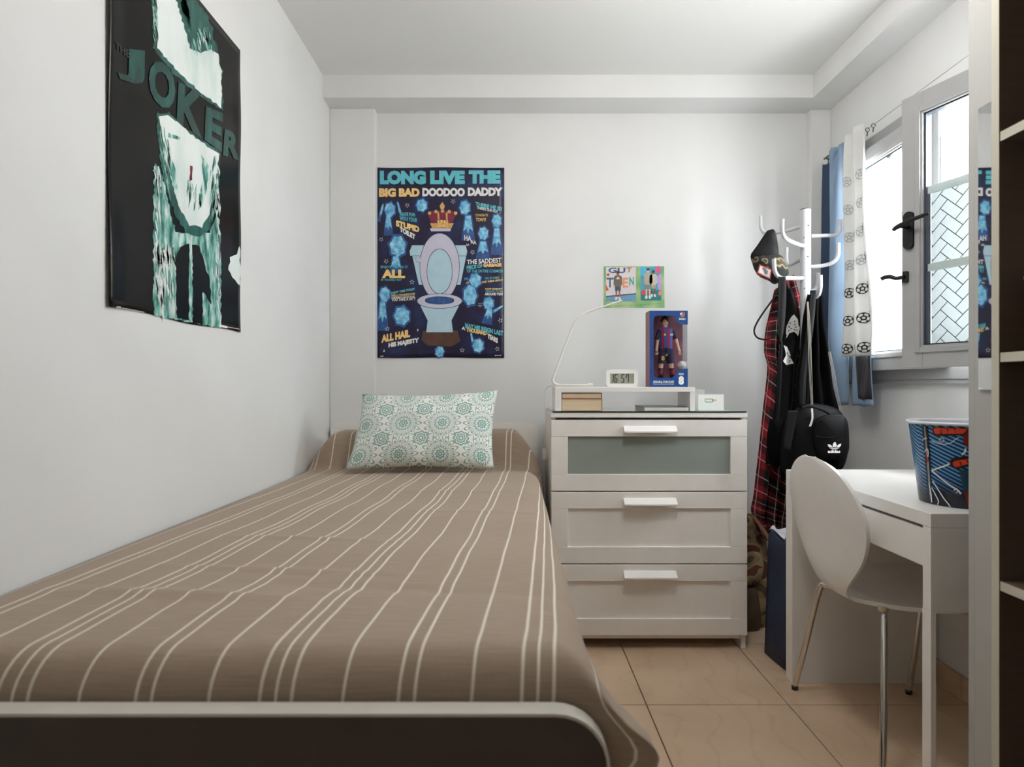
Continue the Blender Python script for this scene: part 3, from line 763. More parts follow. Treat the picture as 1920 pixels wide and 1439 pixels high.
# ------------------------------------------------------------------ boxed football figure
def cfig(a, b, Y): return P(1000+a/4.4976, 480+b/4.4976, Y)
YF, YFB = 2.43, 2.505
M_BXB = mat('box_blue', (38, 74, 134), 0.3, noise=0.10, nscale=25); M_BXR = mat('box_burgundy', (128, 40, 58), 0.35, noise=0.05)
M_MAUVE = mat('box_inner_mauve', (140, 92, 104), 0.5, noise=0.12, nscale=16)
fx0 = cfig(981, 0, YF).x; fx1 = cfig(1303, 0, YF).x; fz1 = cfig(0, 462, YF).z; fz0 = ZR+0.0003
fb_ = empty('toy_box', ((fx0+fx1)/2, (YF+YFB)/2, ZR), 'blue and burgundy window box holding a football player figure, numbered 8', 'box')
mb = MB()
outer = [(fx0, fz0), (fx1, fz0), (fx1, cfig(0, 950, YF).z), (cfig(1238, 0, YF).x, cfig(0, 958, YF).z), (cfig(1205, 0, YF).x, cfig(0, 985, YF).z),
         (cfig(1190, 0, YF).x, cfig(0, 1012, YF).z), (cfig(1168, 0, YF).x, cfig(0, 1029, YF).z), (cfig(1035, 0, YF).x, cfig(0, 1029, YF).z), (cfig(1018, 0, YF).x, cfig(0, 1012, YF).z),
         (cfig(1014, 0, YF).x, cfig(0, 980, YF).z), (cfig(1013, 0, YF).x, cfig(0, 560, YF).z), (cfig(1018, 0, YF).x, cfig(0, 525, YF).z), (cfig(1032, 0, YF).x, cfig(0, 507, YF).z),
         (cfig(1060, 0, YF).x, cfig(0, 503, YF).z), (cfig(1185, 0, YF).x, cfig(0, 503, YF).z), (cfig(1205, 0, YF).x, cfig(0, 545, YF).z), (cfig(1235, 0, YF).x, cfig(0, 572, YF).z),
         (cfig(1262, 0, YF).x, cfig(0, 580, YF).z), (fx1, cfig(0, 580, YF).z), (fx1, fz1), (fx0, fz1)]
mb.prism(outer, lambda a, b, t: (a, YF+0.0007*t, b), M_BXB); mb.build('front_card', fb_)
MB().box(fx0, fx0+0.0008, YF+0.0008, YFB, fz0, fz1, M_BXR).build('side_card', fb_)
MB().box(fx0+0.001, fx1, YF+0.0008, YFB, fz1-0.0008, fz1, M_BXR).build('top_card', fb_)
MB().box(fx0+0.001, fx1, YF+0.0008, YFB, fz0, fz0+0.0008, M_BXR).build('bottom_card', fb_)
MB().box(fx0+0.001, fx1, YFB-0.001, YFB, fz0+0.001, fz1-0.001, M_MAUVE).build('back_card', fb_)
MB().box(fx1-0.0015, fx1-0.001, YF+0.001, YFB-0.001, fz0+0.001, fz1-0.001, M_PLAST).build('clear_side', fb_)
MB().box(fx0+0.005, fx1-0.003, YF+0.0010, YF+0.0013, fz0+0.02, fz1-0.008, M_PLAST).build('clear_window', fb_)
M_TXW = mat('print_white', (232, 232, 230), 0.5, noise=0.01); M_YEL = mat('print_yellow', (232, 190, 90), 0.5, noise=0.01); M_RED = mat('print_red', (190, 40, 50), 0.5, noise=0.02)
ff = lambda a, b, l: cfig(a, b, YF-0.0003*l)
mb = MB()
text(mb, 'BARÇA', rq(1230, 524, 1284, 543), ff, M_TXW, 2, 0.03)
text(mb, "FIGURA D'ACCIÓ", rq(1013, 1049, 1186, 1074), ff, M_TXW, 2, 0.03)
text(mb, "Figura d'acció oficial", rq(1014, 1077, 1185, 1088), ff, M_TXW, 2, 0.02)
text(mb, 'PEDRI', rq(1226, 990, 1268, 1006), ff, M_TXW, 2, 0.03)
text(mb, '8', rq(1224, 1014, 1270, 1088), ff, M_TXW, 2, 0.07)
# club crest
mb.flat([(1238, 478), (1248, 482), (1257, 476), (1266, 482), (1276, 478), (1276, 500), (1268, 512), (1257, 518), (1246, 512), (1238, 500)], ff, M_YEL, 2)
mb.flat([(1241, 483), (1256, 482), (1256, 495), (1241, 495)], ff, M_TXW, 3); mb.flat([(1258, 482), (1273, 483), (1273, 495), (1258, 495)], ff, M_RED, 3)
mb.flat([(1242, 499), (1249, 499), (1249, 510), (1244, 504)], ff, M_BXB, 3); mb.flat([(1250, 499), (1256, 499), (1256, 515), (1250, 511)], ff, M_RED, 3)
mb.flat([(1258, 499), (1264, 499), (1264, 511), (1258, 515)], ff, M_BXB, 3); mb.flat([(1265, 499), (1272, 499), (1270, 504), (1265, 510)], ff, M_RED, 3)
mb.flat([(1246, 495), (1268, 495), (1268, 498), (1246, 498)], ff, M_RED, 3)
mb.build('lettering', fb_)
# the figure
YD = 2.466
M_SKIN = mat('figure_skin', (238, 198, 170), 0.5, noise=0.02); M_HAIR = mat('figure_hair', (34, 28, 26), 0.6, noise=0.1, nscale=200)
M_SLEEVE = mat('figure_navy', (30, 32, 62), 0.6, noise=0.04); M_SHRED = mat('jersey_garnet', (160, 30, 60), 0.6, noise=0.03); M_SHBL = mat('jersey_blue', (44, 86, 168), 0.6, noise=0.03)
fg = empty('action_figure', (cfig(1115, 0, YD).x, YD, fz0+0.01), 'small plastic football player figure standing inside the blue window box', 'figure')
def fp(a, b, dy=0): return cfig(a, b, YD)+Vector((0, dy, 0))
U = 0.000484
def skin_obj(name, parent, verts, edges, radii, mt, sub=2, root=0):
    c = sum((Vector(v) for v in verts), Vector())/len(verts)
    me = bpy.data.meshes.new(name); me.from_pydata([Vector(v)-c for v in verts], edges, []); me.materials.append(mt)
    o = bpy.data.objects.new(name, me); COL.objects.link(o); o.parent = parent; o.location = c-WL[parent.name]; WL[o.name] = c
    sk = o.modifiers.new('skin', 'SKIN'); sk.use_smooth_shade = True
    for i, r in enumerate(radii):
        rr = r if isinstance(r, tuple) else (r, r)
        me.skin_vertices[0].data[i].radius = rr
    me.skin_vertices[0].data[root].use_root = True
    s2 = o.modifiers.new('sub', 'SUBSURF'); s2.levels = sub; s2.render_levels = sub
    return o
V = [fp(1118, 800), fp(1120, 730), fp(1120, 650), fp(1116, 612), fp(1112, 590), fp(1112, 556), fp(1112, 530),
     fp(1066, 642), fp(1046, 720, -0.002), fp(1036, 790, -0.006), fp(1034, 815, -0.008),
     fp(1174, 642), fp(1206, 720, -0.002), fp(1222, 790, -0.006), fp(1232, 815, -0.008),
     fp(1088, 830), fp(1080, 900), fp(1072, 960), fp(1066, 1008), fp(1064, 1018, -0.016),
     fp(1152, 830), fp(1160, 900), fp(1166, 960), fp(1170, 1008), fp(1172, 1018, -0.016)]
E = [(0, 1), (1, 2), (2, 3), (3, 4), (4, 5), (5, 6), (2, 7), (7, 8), (8, 9), (9, 10), (2, 11), (11, 12), (12, 13), (13, 14),
     (0, 15), (15, 16), (16, 17), (17, 18), (18, 19), (0, 20), (20, 21), (21, 22), (22, 23), (23, 24)]
Rr = [32, 30, 28, 16, 18, 32, 26, 20, 15, 12, 14, 20, 15, 12, 14, 30, 22, 19, 15, 13, 30, 22, 19, 15, 13]
skin_obj('body', fg, V, E, [r*U for r in Rr], M_SKIN)
# shirt: garnet and blue stripes
def jersey(a, b):
    t = b; y = lerp(606, 800, t); hw = lerp(44, 60, sm(0, .15, t)) if t < .15 else lerp(60, 54, t)
    th = a*2*PI; return fp(1119+hw*math.sin(th)*1.0, y, -hw*U*0.68*math.cos(th))
cols = [M_SHRED, M_SHBL]
mb = MB(); NS = 28
for i in range(NS):
    mt = cols[(int((i+0.5)/NS*14)) % 2]
    mb.grid(lambda a, b: jersey((i+a)/NS, b), 1, 8, mt)
js = weld(mb.build('jersey', fg, solid=0.001))
mb = MB()
for sx, pts in ((-1, [(1072, 628), (1058, 660), (1040, 706)]), (1, [(1168, 628), (1182, 660), (1198, 702)])):
    MB().tube(smooth_path([fp(a, b) for a, b in pts], 4), [23*U]*9, M_SLEEVE, 12).build('sleeve', fg)
mb = MB()
for pts in ([(1094, 790), (1088, 850), (1082, 908)], [(1146, 790), (1152, 850), (1158, 908)]):
    mb.tube(smooth_path([fp(a, b) for a, b in pts], 4), [34*U]*4+[33*U]*5, M_SLEEVE, 14)
mb.tube([fp(1120, 780), fp(1120, 830)], [50*U, 44*U], M_SLEEVE, 16, sy=0.7)
mb.build('shorts', fg)
for pts, px_ in (([(1073, 948), (1070, 1005)], 1070), ([(1166, 948), (1169, 1005)], 1168)):
    s_ = MB(); s_.tube([fp(*pts[0]), fp(lerp(pts[0][0], pts[1][0], .3), 965)], 21*U, M_SLEEVE, 12); s_.tube([fp(lerp(pts[0][0], pts[1][0], .3), 965), fp(*pts[1])], [21*U, 18*U], M_SHRED, 12); s_.build('sock', fg)
    s_ = MB(); s_.tube(smooth_path([fp(px_, 1012, 0.006), fp(px_, 1014, -0.008), fp(px_-1, 1020, -0.026)], 4), [12*U]+[19*U]*6+[14*U]*2, mat('figure_shoe', (40, 36, 48), 0.4, noise=0.03), 10); s_.build('shoe', fg)
mb = MB()
def hair(u, v):
    th = u*2*PI; ph = v*PI*0.56; r = 37*U
    f = 1+0.12*math.sin(5*th)*math.sin(ph)
    back = 0.006*math.sin(ph)
    return fp(1112, 548)+Vector((r*0.98*f*math.sin(ph)*math.sin(th), r*f*math.sin(ph)*math.cos(th)+back, r*1.15*math.cos(ph)*f))
mb.grid(hair, 20, 8, M_HAIR); mb.build('hair', fg)
fc = MB(); fc.tube([fp(1112, 562, -0.0165), fp(1112, 574, -0.0185)], [1.5*U, 4*U], M_SKIN, 8)
for ex in (-11, 11): fc.tube([fp(1112+ex-4, 560, -0.0155), fp(1112+ex+4, 560, -0.0155)], 2.2*U, M_HAIR, 6)
for ex in (-11, 11): fc.tube([fp(1112+ex-6, 552, -0.0150), fp(1112+ex+6, 552, -0.0150)], 1.6*U, M_HAIR, 6)
fc.tube([fp(1105, 584, -0.0150), fp(1119, 584, -0.0150)], 1.8*U, mat('figure_lips', (190, 110, 100), 0.5, noise=0.02), 6)
fc.build('face', fg)
for sx in (1036, 1231):
    for k in range(4):
        s_ = MB(); s_.tube(smooth_path([fp(sx+(k-1.5)*5, 818, -0.008), fp(sx+(k-1.5)*5.5, 830, -0.010), fp(sx+(k-1.5)*5, 836+(2 if k in (1, 2) else 0), -0.006)], 3), 2.6*U, M_SKIN, 6); s_.build('finger', fg)
    s_ = MB(); s_.tube([fp(sx+(9 if sx < 1100 else -9), 812, -0.010), fp(sx+(14 if sx < 1100 else -14), 824, -0.013)], 2.9*U, M_SKIN, 6); s_.build('thumb', fg)
ffg = lambda a, b, l: fp(a, b, -0.0245*0+(-0.0185-0.0002*l))
mb = MB(); mb.flat(ell(1104, 668, 14, 11), lambda a, b, l: fp(a, b, -0.0192), M_YEL, 1)
mb.flat([(1120, 661), (1170, 661), (1170, 675), (1120, 675)], lambda a, b, l: fp(a, b, -0.0192+abs(a-1119)*0.00006), M_TXW, 1); mb.build('chest_print', fg)
mb = MB(); text(mb, '8', rq(1072, 846, 1098, 884), lambda a, b, l: fp(a, b, -0.0172), M_YEL, 1, 0.03); mb.build('shorts_number', fg)
bl = bpy.data.meshes.new('toy_football'); bm = bmesh.new(); bmesh.ops.create_icosphere(bm, subdivisions=3, radius=37*U)
for f in bm.faces: f.smooth = True
bm.to_mesh(bl); bm.free()
blm = mat('toy_ball_white', (232, 232, 230), 0.4, noise=0.02); bl.materials.append(blm)
bo = bpy.data.objects.new('toy_football', bl); COL.objects.link(bo); bo.location = cfig(1252, 922, 2.47)
tag(bo, 'tiny white football packed beside the figure in the window box', 'ball')

# small white box with pill-shaped label, and white case behind it
YW = 2.467
wb = empty('card_box', (0.823, 2.50, ZD), 'small white card box with a green and pink pill-shaped label on the dresser', 'box')
x0, x1 = P(1309.3, 0, YW).x, P(1357, 0, YW).x; zt = P(0, 740, YW).z
MB().box(x0, x1, YW, YW+0.07, ZD, zt-0.0015, mat('card_white', (228, 227, 224), 0.5, noise=0.006)).build('body', wb, bevel=0.0008)
MB().box(x0-0.0005, x1+0.0005, YW-0.0004, YW+0.0705, zt-0.0015, zt, mat('card_white')).build('lid', wb)
fw = lambda a, b, l: P(1295+a/26.16, 725+b/26.16, YW-0.0003*l)
mb = MB(); mb.flat([(700, 600), (1060, 600), (1110, 640), (1110, 740), (1070, 780), (740, 780), (690, 730), (690, 640)], fw, mat('label_dark_green', (96, 116, 100), 0.5), 1)
mb.flat([(720, 622), (1040, 622), (1060, 650), (1060, 755), (740, 755), (712, 720), (712, 650)], fw, mat('label_lime', (196, 214, 160), 0.5), 2)
mb.flat([(1112, 630), (1275, 630), (1275, 725), (1112, 725)], fw, mat('label_pink', (226, 170, 170), 0.5), 1)
text(mb, 'Oilme', rq(725, 640, 1050, 745), fw, M_TXW, 3, 0.06); mb.build('label_print', wb)
mb = MB(); mb.prism([(0.776, 2.59), (0.838, 2.59), (0.842, 2.66), (0.776, 2.66)], lambda a, b, t: (a, b, ZD+(0.0875-(0.004 if a > .8 else 0))*t), mat('case_white', (215, 214, 212), 0.4, noise=0.01))
o = mb.build('storage_case', None, bevel=0.006, seg=3); tag(o, 'plain rounded white plastic case behind the small card box on the dresser', 'case')

# ------------------------------------------------------------------ printed pieces on the back wall
YP = YB-0.0022
def poster_map(a, b, l=0):        # drawing coordinates of the big poster -> wall
    X = (680+a/3.5975-960)*YB/F; Z = H-(290+b/3.5975-724)*YB/F
    e = 0.0005*math.sin(b/260.0)*math.sin(a/210.0)
    return Vector((X, YP-0.002-abs(e)-(0.0005+0.00016*l if l else 0), Z))
def navy_mat():
    g = NG('poster_navy'); uvv, u, v, ob = g.uv(); n = g.noise(ob, 7, 4)
    g.l(g.ramp(n, [(0.3, lin((20, 20, 44))), (0.5, lin((30, 24, 58))), (0.62, lin((26, 42, 84))), (0.78, lin((58, 30, 62)))]), g.b.inputs['Base Color'])
    g.b.inputs['Roughness'].default_value = 0.35; return g.m
M_NAVY = navy_mat()
M_TEAL = mat('print_teal', (98, 190, 204), 0.4, noise=0.04); M_PYEL = mat('print_apricot', (244, 204, 130), 0.4, noise=0.03); M_PWH = mat('print_offwhite', (234, 230, 228), 0.4, noise=0.01)
def glow_mat():
    g = NG('print_glow_blue'); uvv, u, v, ob = g.uv()
    g.l(g.ramp(g.noise(ob, 45, 3), [(0.3, lin((70, 140, 196))), (0.5, lin((120, 192, 226))), (0.7, lin((176, 226, 240)))]), g.b.inputs['Base Color']); g.b.inputs['Roughness'].default_value = 0.4; return g.m
M_GLOW = glow_mat(); M_GLOWD = mat('print_glow_edge', (46, 84, 140), 0.4, noise=0.15, nscale=40)
M_PORC = mat('print_porcelain', (176, 206, 220), 0.4, noise=0.02); M_LAV = mat('print_lavender', (200, 196, 214), 0.4, noise=0.02); M_INK = mat('print_ink', (40, 46, 70), 0.4)
M_GOLD = mat('print_gold', (206, 160, 92), 0.4, noise=0.1, nscale=60); M_MAROON = mat('print_maroon', (120, 34, 60), 0.4, noise=0.1, nscale=40); M_BROWN = mat('print_brown', (88, 60, 48), 0.4, noise=0.08, nscale=30)
ps = empty('king_poster', ((826-960)*YB/F, YB-0.003, P(0, 493, YB).z), 'navy poster with teal lettering LONG LIVE THE on the back wall above the bed', 'poster')
mb = MB(); mb.grid(lambda u, v: poster_map(lerp(100, 955, u), lerp(90, 1371, v)+2*math.sin(u*9)*(1 if v in (0, 1) else 0), 0), 24, 36, M_NAVY); mb.build('paper', ps, solid=0.0002, soff=0)
mb = MB(); pm = poster_map
def blob(cx, cy, rx, ry, a=0):
    if ry > 1.55*rx:                       # long streak that fades downwards
        c_, s_ = math.cos(a), math.sin(a); tr = lambda u_, v_: (cx+u_*c_-v_*s_, cy+u_*s_+v_*c_)
        mb.flat([tr(*q) for q in ((-rx*.75, -ry), (rx*.75, -ry), (rx*1.35, ry*1.1), (-rx*1.35, ry*1.1))], pm, M_GLOWD, 1)
        mb.flat([tr(*q) for q in ((-rx*.5, -ry*.9), (rx*.5, -ry*.9), (rx*.95, ry*.35), (rx*.3, ry*.1), (0, ry*.55), (-rx*.4, ry*.15), (-rx*.95, ry*.35))], pm, M_GLOW, 2)
    else:                                  # splash
        n_ = 14
        f = lambda k_, g1: (cx+rx*g1*(1.0 if k_ % 2 else .84)*math.cos(2*PI*k_/n_+a), cy+ry*g1*(1.0 if k_ % 2 else .84)*math.sin(2*PI*k_/n_+a))
        mb.flat([f(k_, 1.38) for k_ in range(n_)], pm, M_GLOWD, 1); mb.flat([f(k_, 1.1) for k_ in range(n_)], pm, M_GLOW, 2)
# soft blue spots and streaks standing in for the drawn figures
for cx, cy, rx, ry, a in ((185, 375, 34, 46, 0), (175, 475, 24, 66, 0), (126, 390, 9, 60, .25), (250, 375, 9, 58, -.25), (400, 345, 36, 40, 0), (690, 360, 34, 46, 0), (712, 490, 34, 84, 0),
                          (905, 450, 30, 44, 0), (905, 580, 30, 90, 0), (815, 535, 32, 42, 0), (812, 640, 36, 58, 0), (238, 620, 52, 68, .2), (225, 740, 34, 58, 0), (150, 945, 34, 48, 0), (136, 1080, 30, 100, 0),
                          (266, 1090, 50, 60, 0), (760, 850, 38, 46, 0), (725, 950, 44, 66, .5), (850, 1005, 34, 40, 0), (850, 1080, 26, 60, .2), (900, 1050, 10, 58, 1.0), (780, 1290, 36, 44, 0), (740, 1250, 9, 50, -.2), (520, 1330, 28, 36, .4)):
    blob(cx, cy, rx, ry, a)
# a plain drawn toilet with a crown set on its tank
def inked(poly, mt, lay, g_=3.0):
    cx = sum(p[0] for p in poly)/len(poly); cy = sum(p[1] for p in poly)/len(poly)
    big = [(x+g_*(1 if x > cx else -1), y+g_*(1 if y > cy else -1)) for x, y in poly]
    mb.flat(big, pm, M_INK, lay-1); mb.flat(poly, pm, mt, lay)
inked([(335, 680), (700, 680), (660, 880), (380, 880)], M_PORC, 4)
inked([(335, 614), (695, 614), (706, 655), (700, 684), (322, 684), (318, 655)], M_PORC, 6)
inked(ell(520, 760, 132, 226, 30), M_LAV, 8)                        # raised lid
inked(ell(520, 790, 84, 150, 26), M_PORC, 10)
inked(ell(520, 990, 150, 48, 28), M_LAV, 12)                        # seat
inked(ell(520, 986, 96, 24, 24), M_GLOWD, 14)
inked([(390, 1022), (650, 1022), (600, 1120), (610, 1200), (430, 1200), (440, 1120)], M_PORC, 11)
inked([(410, 1190), (640, 1190), (660, 1260), (600, 1295), (440, 1290), (400, 1250)], M_BROWN, 9)
inked([(350, 700), (415, 704), (405, 724), (372, 726)], M_LAV, 8, 2)
inked([(465, 470), (440, 405), (470, 380), (500, 392), (540, 376), (580, 392), (605, 380), (632, 405), (600, 470)], M_MAROON, 8)
inked([(455, 466), (615, 466), (600, 498), (470, 498)], M_GOLD, 10, 2)
inked([(455, 500), (598, 500), (592, 520), (462, 520)], M_LAV, 10, 2)
for k in range(5): mb.flat(ell(452+44*k, 398-14*math.sin(k/4*PI), 12, 12, 10), pm, M_GOLD, 10)
mb.flat([(528, 372), (520, 350), (538, 322), (556, 350), (548, 372)], pm, M_GOLD, 10); mb.flat([(505, 398), (515, 384), (520, 440), (507, 440)], pm, M_GOLD, 10); mb.flat([(562, 398), (572, 390), (575, 440), (562, 440)], pm, M_GOLD, 10)
# little sparkles
for cx, cy in ((126, 575), (334, 862), (168, 1176), (908, 1312), (672, 1320), (742, 660), (302, 345), (611, 318), (160, 722), (928, 1120), (792, 1016)):
    for k in range(5):
        a = k*2*PI/5+cx; c_, s__ = math.cos(a), math.sin(a)
        mb.flat([(cx+6*c_-2*s__, cy+6*s__+2*c_), (cx+15*c_-2*s__, cy+15*s__+2*c_), (cx+15*c_+2*s__, cy+15*s__-2*c_), (cx+6*c_+2*s__, cy+6*s__-2*c_)], pm, M_PWH, 2)
mb.build('artwork', ps)
mb = MB()
def tx(s_, q, m_, b=0.035): text(mb, s_, q, pm, m_, 16, b)
tx('LONG', rq(118, 112, 428, 205), M_TEAL, 0.075); tx('LIVE', rq(456, 112, 690, 204), M_TEAL, 0.075); tx('THE', rq(716, 110, 930, 200), M_TEAL, 0.075)
tx('BIG', rq(112, 230, 226, 290), M_PYEL, 0.065); tx('BAD', rq(246, 230, 386, 288), M_PYEL, 0.065); tx('DOODOO', rq(404, 228, 690, 286), M_PWH, 0.065); tx('DADDY', rq(710, 226, 944, 282), M_PWH, 0.065)
tx('HAVE FUN', rq(258, 392, 355, 418, 4), M_TEAL); tx('WITH YOUR', rq(252, 420, 370, 448, 12), M_TEAL); tx('STUPID', rq(226, 444, 384, 486, 44), M_PYEL, .065); tx('TOILET', rq(252, 486, 356, 522, 56), M_PWH, .065)
tx('ENJOY USING IT', rq(124, 752, 308, 774), M_TEAL, .02); tx('ALL', rq(132, 778, 288, 836), M_PYEL, .065); tx('BY YOURSELF, BOY', rq(126, 840, 266, 856), M_TEAL, .02)
tx('ENJOY THIS TOILET', rq(190, 930, 354, 950, -30), M_TEAL, .05); tx('WHILE A THOUSAND OF ME', rq(194, 948, 354, 962, -14), M_PYEL); tx('SCREAMING SUGGESTIONS', rq(196, 962, 352, 976, -10), M_PWH, .02); tx('YOU TAKE A SH*T', rq(196, 972, 358, 992, -8), M_PWH, .03)
tx('ALL HAIL', rq(128, 1220, 322, 1272, -40), M_PYEL, .065); tx('HIS MAJESTY', rq(176, 1272, 382, 1312, -36), M_PWH, .065)
tx('THERE HE IS!', rq(762, 322, 938, 352, 34), M_TEAL, .05); tx("THERE'S OUR GUY", rq(772, 352, 912, 370, 28), M_PWH, .03)
tx('CONGRATS', rq(760, 404, 846, 420), M_PYEL, .01); tx('TONY!', rq(764, 430, 832, 454), M_PYEL, .02)
tx('HA,', rq(686, 545, 740, 588, 8), M_PWH, .03); tx('HA', rq(730, 580, 768, 606, 4), M_PWH, .03); tx('HA', rq(700, 604, 720, 620), M_PWH, .02)
tx('THE SADDEST', rq(704, 712, 936, 744, -14), M_PWH, .03); tx('PIECE OF', rq(702, 752, 808, 778, -12), M_TEAL, .05); tx('GARBAGE', rq(814, 738, 936, 762, -4), M_PYEL, .065); tx('OF THE ENTIRE COSMOS!', rq(704, 778, 944, 798), M_TEAL, .02)
tx('YOU SIT THERE', rq(822, 832, 920, 846, -8), M_TEAL, .03); tx('AND THINK ABOUT', rq(804, 856, 946, 870, -16), M_PYEL, .04)
tx('HOW NOBODY', rq(828, 902, 944, 914), M_PYEL, .04); tx('WANTS TO BE', rq(828, 918, 944, 930), M_TEAL, .03); tx('AROUND YOU', rq(824, 934, 944, 952), M_PWH, .05)
tx('MAY HIS REIGN LAST', rq(692, 1136, 948, 1170, 56), M_TEAL, .05); tx('A', rq(668, 1160, 694, 1182, 6), M_PWH, .04); tx('THOUSAND', rq(700, 1166, 836, 1196, 26), M_PYEL, .065); tx('YEARS', rq(840, 1204, 912, 1240, 36), M_PWH, .065)
tx('KING', rq(506, 444, 578, 468), M_PYEL, .05); tx('OF SH*T', rq(506, 474, 576, 492), M_PYEL, .03)
tx('HA', rq(686, 832, 712, 850, -4), M_TEAL, .02); tx('HA', rq(698, 862, 718, 876, -6), M_PYEL, .02)
tx('6', rq(142, 1316, 152, 1332), M_PWH, .02); tx('9', rq(368, 1178, 378, 1196), M_PWH, .02)
tx('erik', rq(120, 1356, 144, 1366), M_PWH, .03); tx('grupoerik', rq(892, 1352, 936, 1360), M_PWH, .03)
mb.build('lettering', ps)

# postcard collage
YK = YB-0.0015
kc = lambda a, b, l=0: P(1000+a/4.4976, 480+b/4.4976, YB)+Vector((0, -0.0012-0.0004*l, 0))
pc = empty('photo_collage', (P(1188, 540, YB).x, YK, P(0, 540, YB).z), 'green card with two small photos taped to the back wall above the alarm clock', 'card')
mb = MB(); mb.flat([(583, 82), (1110, 78), (1108, 452), (580, 450)], kc, mat('card_border', (222, 222, 218), 0.5), 0); mb.build('backing', pc)
g = NG('card_green'); uvv, u, v, ob = g.uv(); g.l(g.ramp(g.noise(ob, 9, 2), [(0.35, lin((96, 158, 96))), (0.65, lin((178, 206, 150)))]), g.b.inputs['Base Color']); g.b.inputs['Roughness'].default_value = .35
mb = MB(); mb.flat([(592, 90), (1102, 88), (1106, 440), (592, 440)], kc, g.m, 1); mb.build('card', pc)
cm = lambda n, c: mat('photo_'+n, c, 0.4, noise=0.03, nscale=60)
mb = MB(); R4 = lambda x0, y0, x1, y1, m_, l: mb.flat([(x0, y0), (x1, y0), (x1, y1), (x0, y1)], kc, m_, l)
R4(612, 96, 864, 385, cm('pale', (222, 214, 216)), 2)
mb.flat([(612, 346), (864, 322), (864, 385), (612, 385)], kc, cm('blue_floor', (110, 158, 190)), 3)
mb.flat([(612, 340), (864, 316), (864, 324), (612, 348)], kc, cm('dark', (38, 40, 56)), 4)
text(mb, 'GU', rq(632, 100, 776, 146), kc, cm('navy', (52, 92, 130)), 4, 0.03); text(mb, 'T', rq(784, 98, 830, 140), kc, cm('brown', (170, 110, 80)), 4, 0.03)
text(mb, 'T', rq(616, 186, 676, 268), kc, cm('navy', (52, 92, 130)), 4, 0.02); text(mb, 'E', rq(752, 186, 800, 268), kc, cm('orange', (232, 150, 110)), 4, 0.03); text(mb, 'N', rq(808, 180, 848, 250), kc, cm('teal', (70, 170, 160)), 4, 0.05)
mb.flat([(630+18*(1 if k % 2 == 0 else .45)*math.sin(k*PI/5), 160-20*(1 if k % 2 == 0 else .45)*math.cos(k*PI/5)) for k in range(10)], kc, cm('star', (186, 84, 60)), 4)
mb.flat([(612, 240), (636, 292), (612, 296)], kc, cm('red', (222, 70, 76)), 4)
# person in the left photo: olive top, blue shorts
def mini(x, y0, s_, top, low, skin=(190, 140, 110), hair_=(70, 50, 44)):
    mb.flat(ell(x, y0, 13*s_, 17*s_, 14), kc, cm('skin%d' % skin[0], skin), 6)
    mb.flat(ell(x, y0-9*s_, 14*s_, 10*s_, 14), kc, cm('hair', hair_), 7)
    mb.flat([(x-34*s_, y0+32*s_), (x-16*s_, y0+16*s_), (x+16*s_, y0+16*s_), (x+34*s_, y0+32*s_), (x+36*s_, y0+100*s_), (x+28*s_, y0+100*s_), (x+26*s_, y0+118*s_), (x-26*s_, y0+118*s_), (x-28*s_, y0+100*s_), (x-36*s_, y0+100*s_)], kc, cm('top%d' % top[0], top), 6)
    mb.flat([(x-24*s_, y0+114*s_), (x+24*s_, y0+114*s_), (x+24*s_, y0+150*s_), (x+4*s_, y0+150*s_), (x, y0+130*s_), (x-4*s_, y0+150*s_), (x-24*s_, y0+150*s_)], kc, cm('low%d' % low[0], low), 7)
    for sx in (-1, 1):
        mb.flat([(x+sx*6*s_, y0+148*s_), (x+sx*20*s_, y0+148*s_), (x+sx*18*s_, y0+205*s_), (x+sx*9*s_, y0+205*s_)], kc, cm('skin%d' % skin[0], skin), 6)
        mb.flat([(x+sx*4*s_, y0+200*s_), (x+sx*20*s_, y0+200*s_), (x+sx*26*s_, y0+224*s_), (x+sx*6*s_, y0+226*s_)], kc, cm('shoe', (226, 222, 216)), 7)
mini(712, 148, 1.0, (112, 100, 86), (66, 84, 108), (160, 96, 76))
mb.flat([(696, 198), (712, 176), (730, 198)], kc, cm('shoe', (226, 222, 216)), 8)
mb.build('left_photo', pc)
mb = MB(); R4(904, 94, 1078, 378, cm('cyan', (76, 164, 190)), 2)
mb.flat([(904, 300), (1078, 290), (1078, 378), (904, 378)], kc, cm('green_floor', (40, 128, 132)), 3)
mb.flat(ell(925, 130, 24, 40, 14), kc, cm('sky', (80, 180, 226)), 4); mb.flat(ell(1052, 120, 22, 34, 14), kc, cm('pink', (226, 90, 140)), 4); mb.flat([(1040, 180), (1078, 150), (1078, 300), (1050, 280)], kc, cm('lilac', (190, 160, 210)), 4)
mb.flat(ell(930, 310, 22, 20, 12), kc, cm('red', (222, 70, 76)), 4); mb.flat(ell(1066, 316, 14, 20, 12), kc, cm('coral', (236, 130, 120)), 4)
mini(1010, 140, 0.92, (196, 190, 176), (170, 164, 150), (126, 80, 62)); mini(966, 126, 1.05, (176, 170, 152), (130, 140, 130), (222, 190, 170))
mb.build('right_photo', pc)
mb = MB(); random.seed(3)
xx = 690
while xx < 1060:
    w_ = random.choice((8, 12, 16, 22)); yy = 424-(xx-690)*0.055; last = None
    for k in range(int(w_)):
        q = (xx+k, yy+4*math.sin(k*1.7+xx)); 
        if last: mb.flat([(last[0], last[1]-1.5), (q[0], q[1]-1.5), (q[0], q[1]+1.5), (last[0], last[1]+1.5)], kc, cm('ink', (70, 90, 80)), 3)
        last = q
    xx += w_+7
mb.build('handwriting', pc)
random.seed(7)

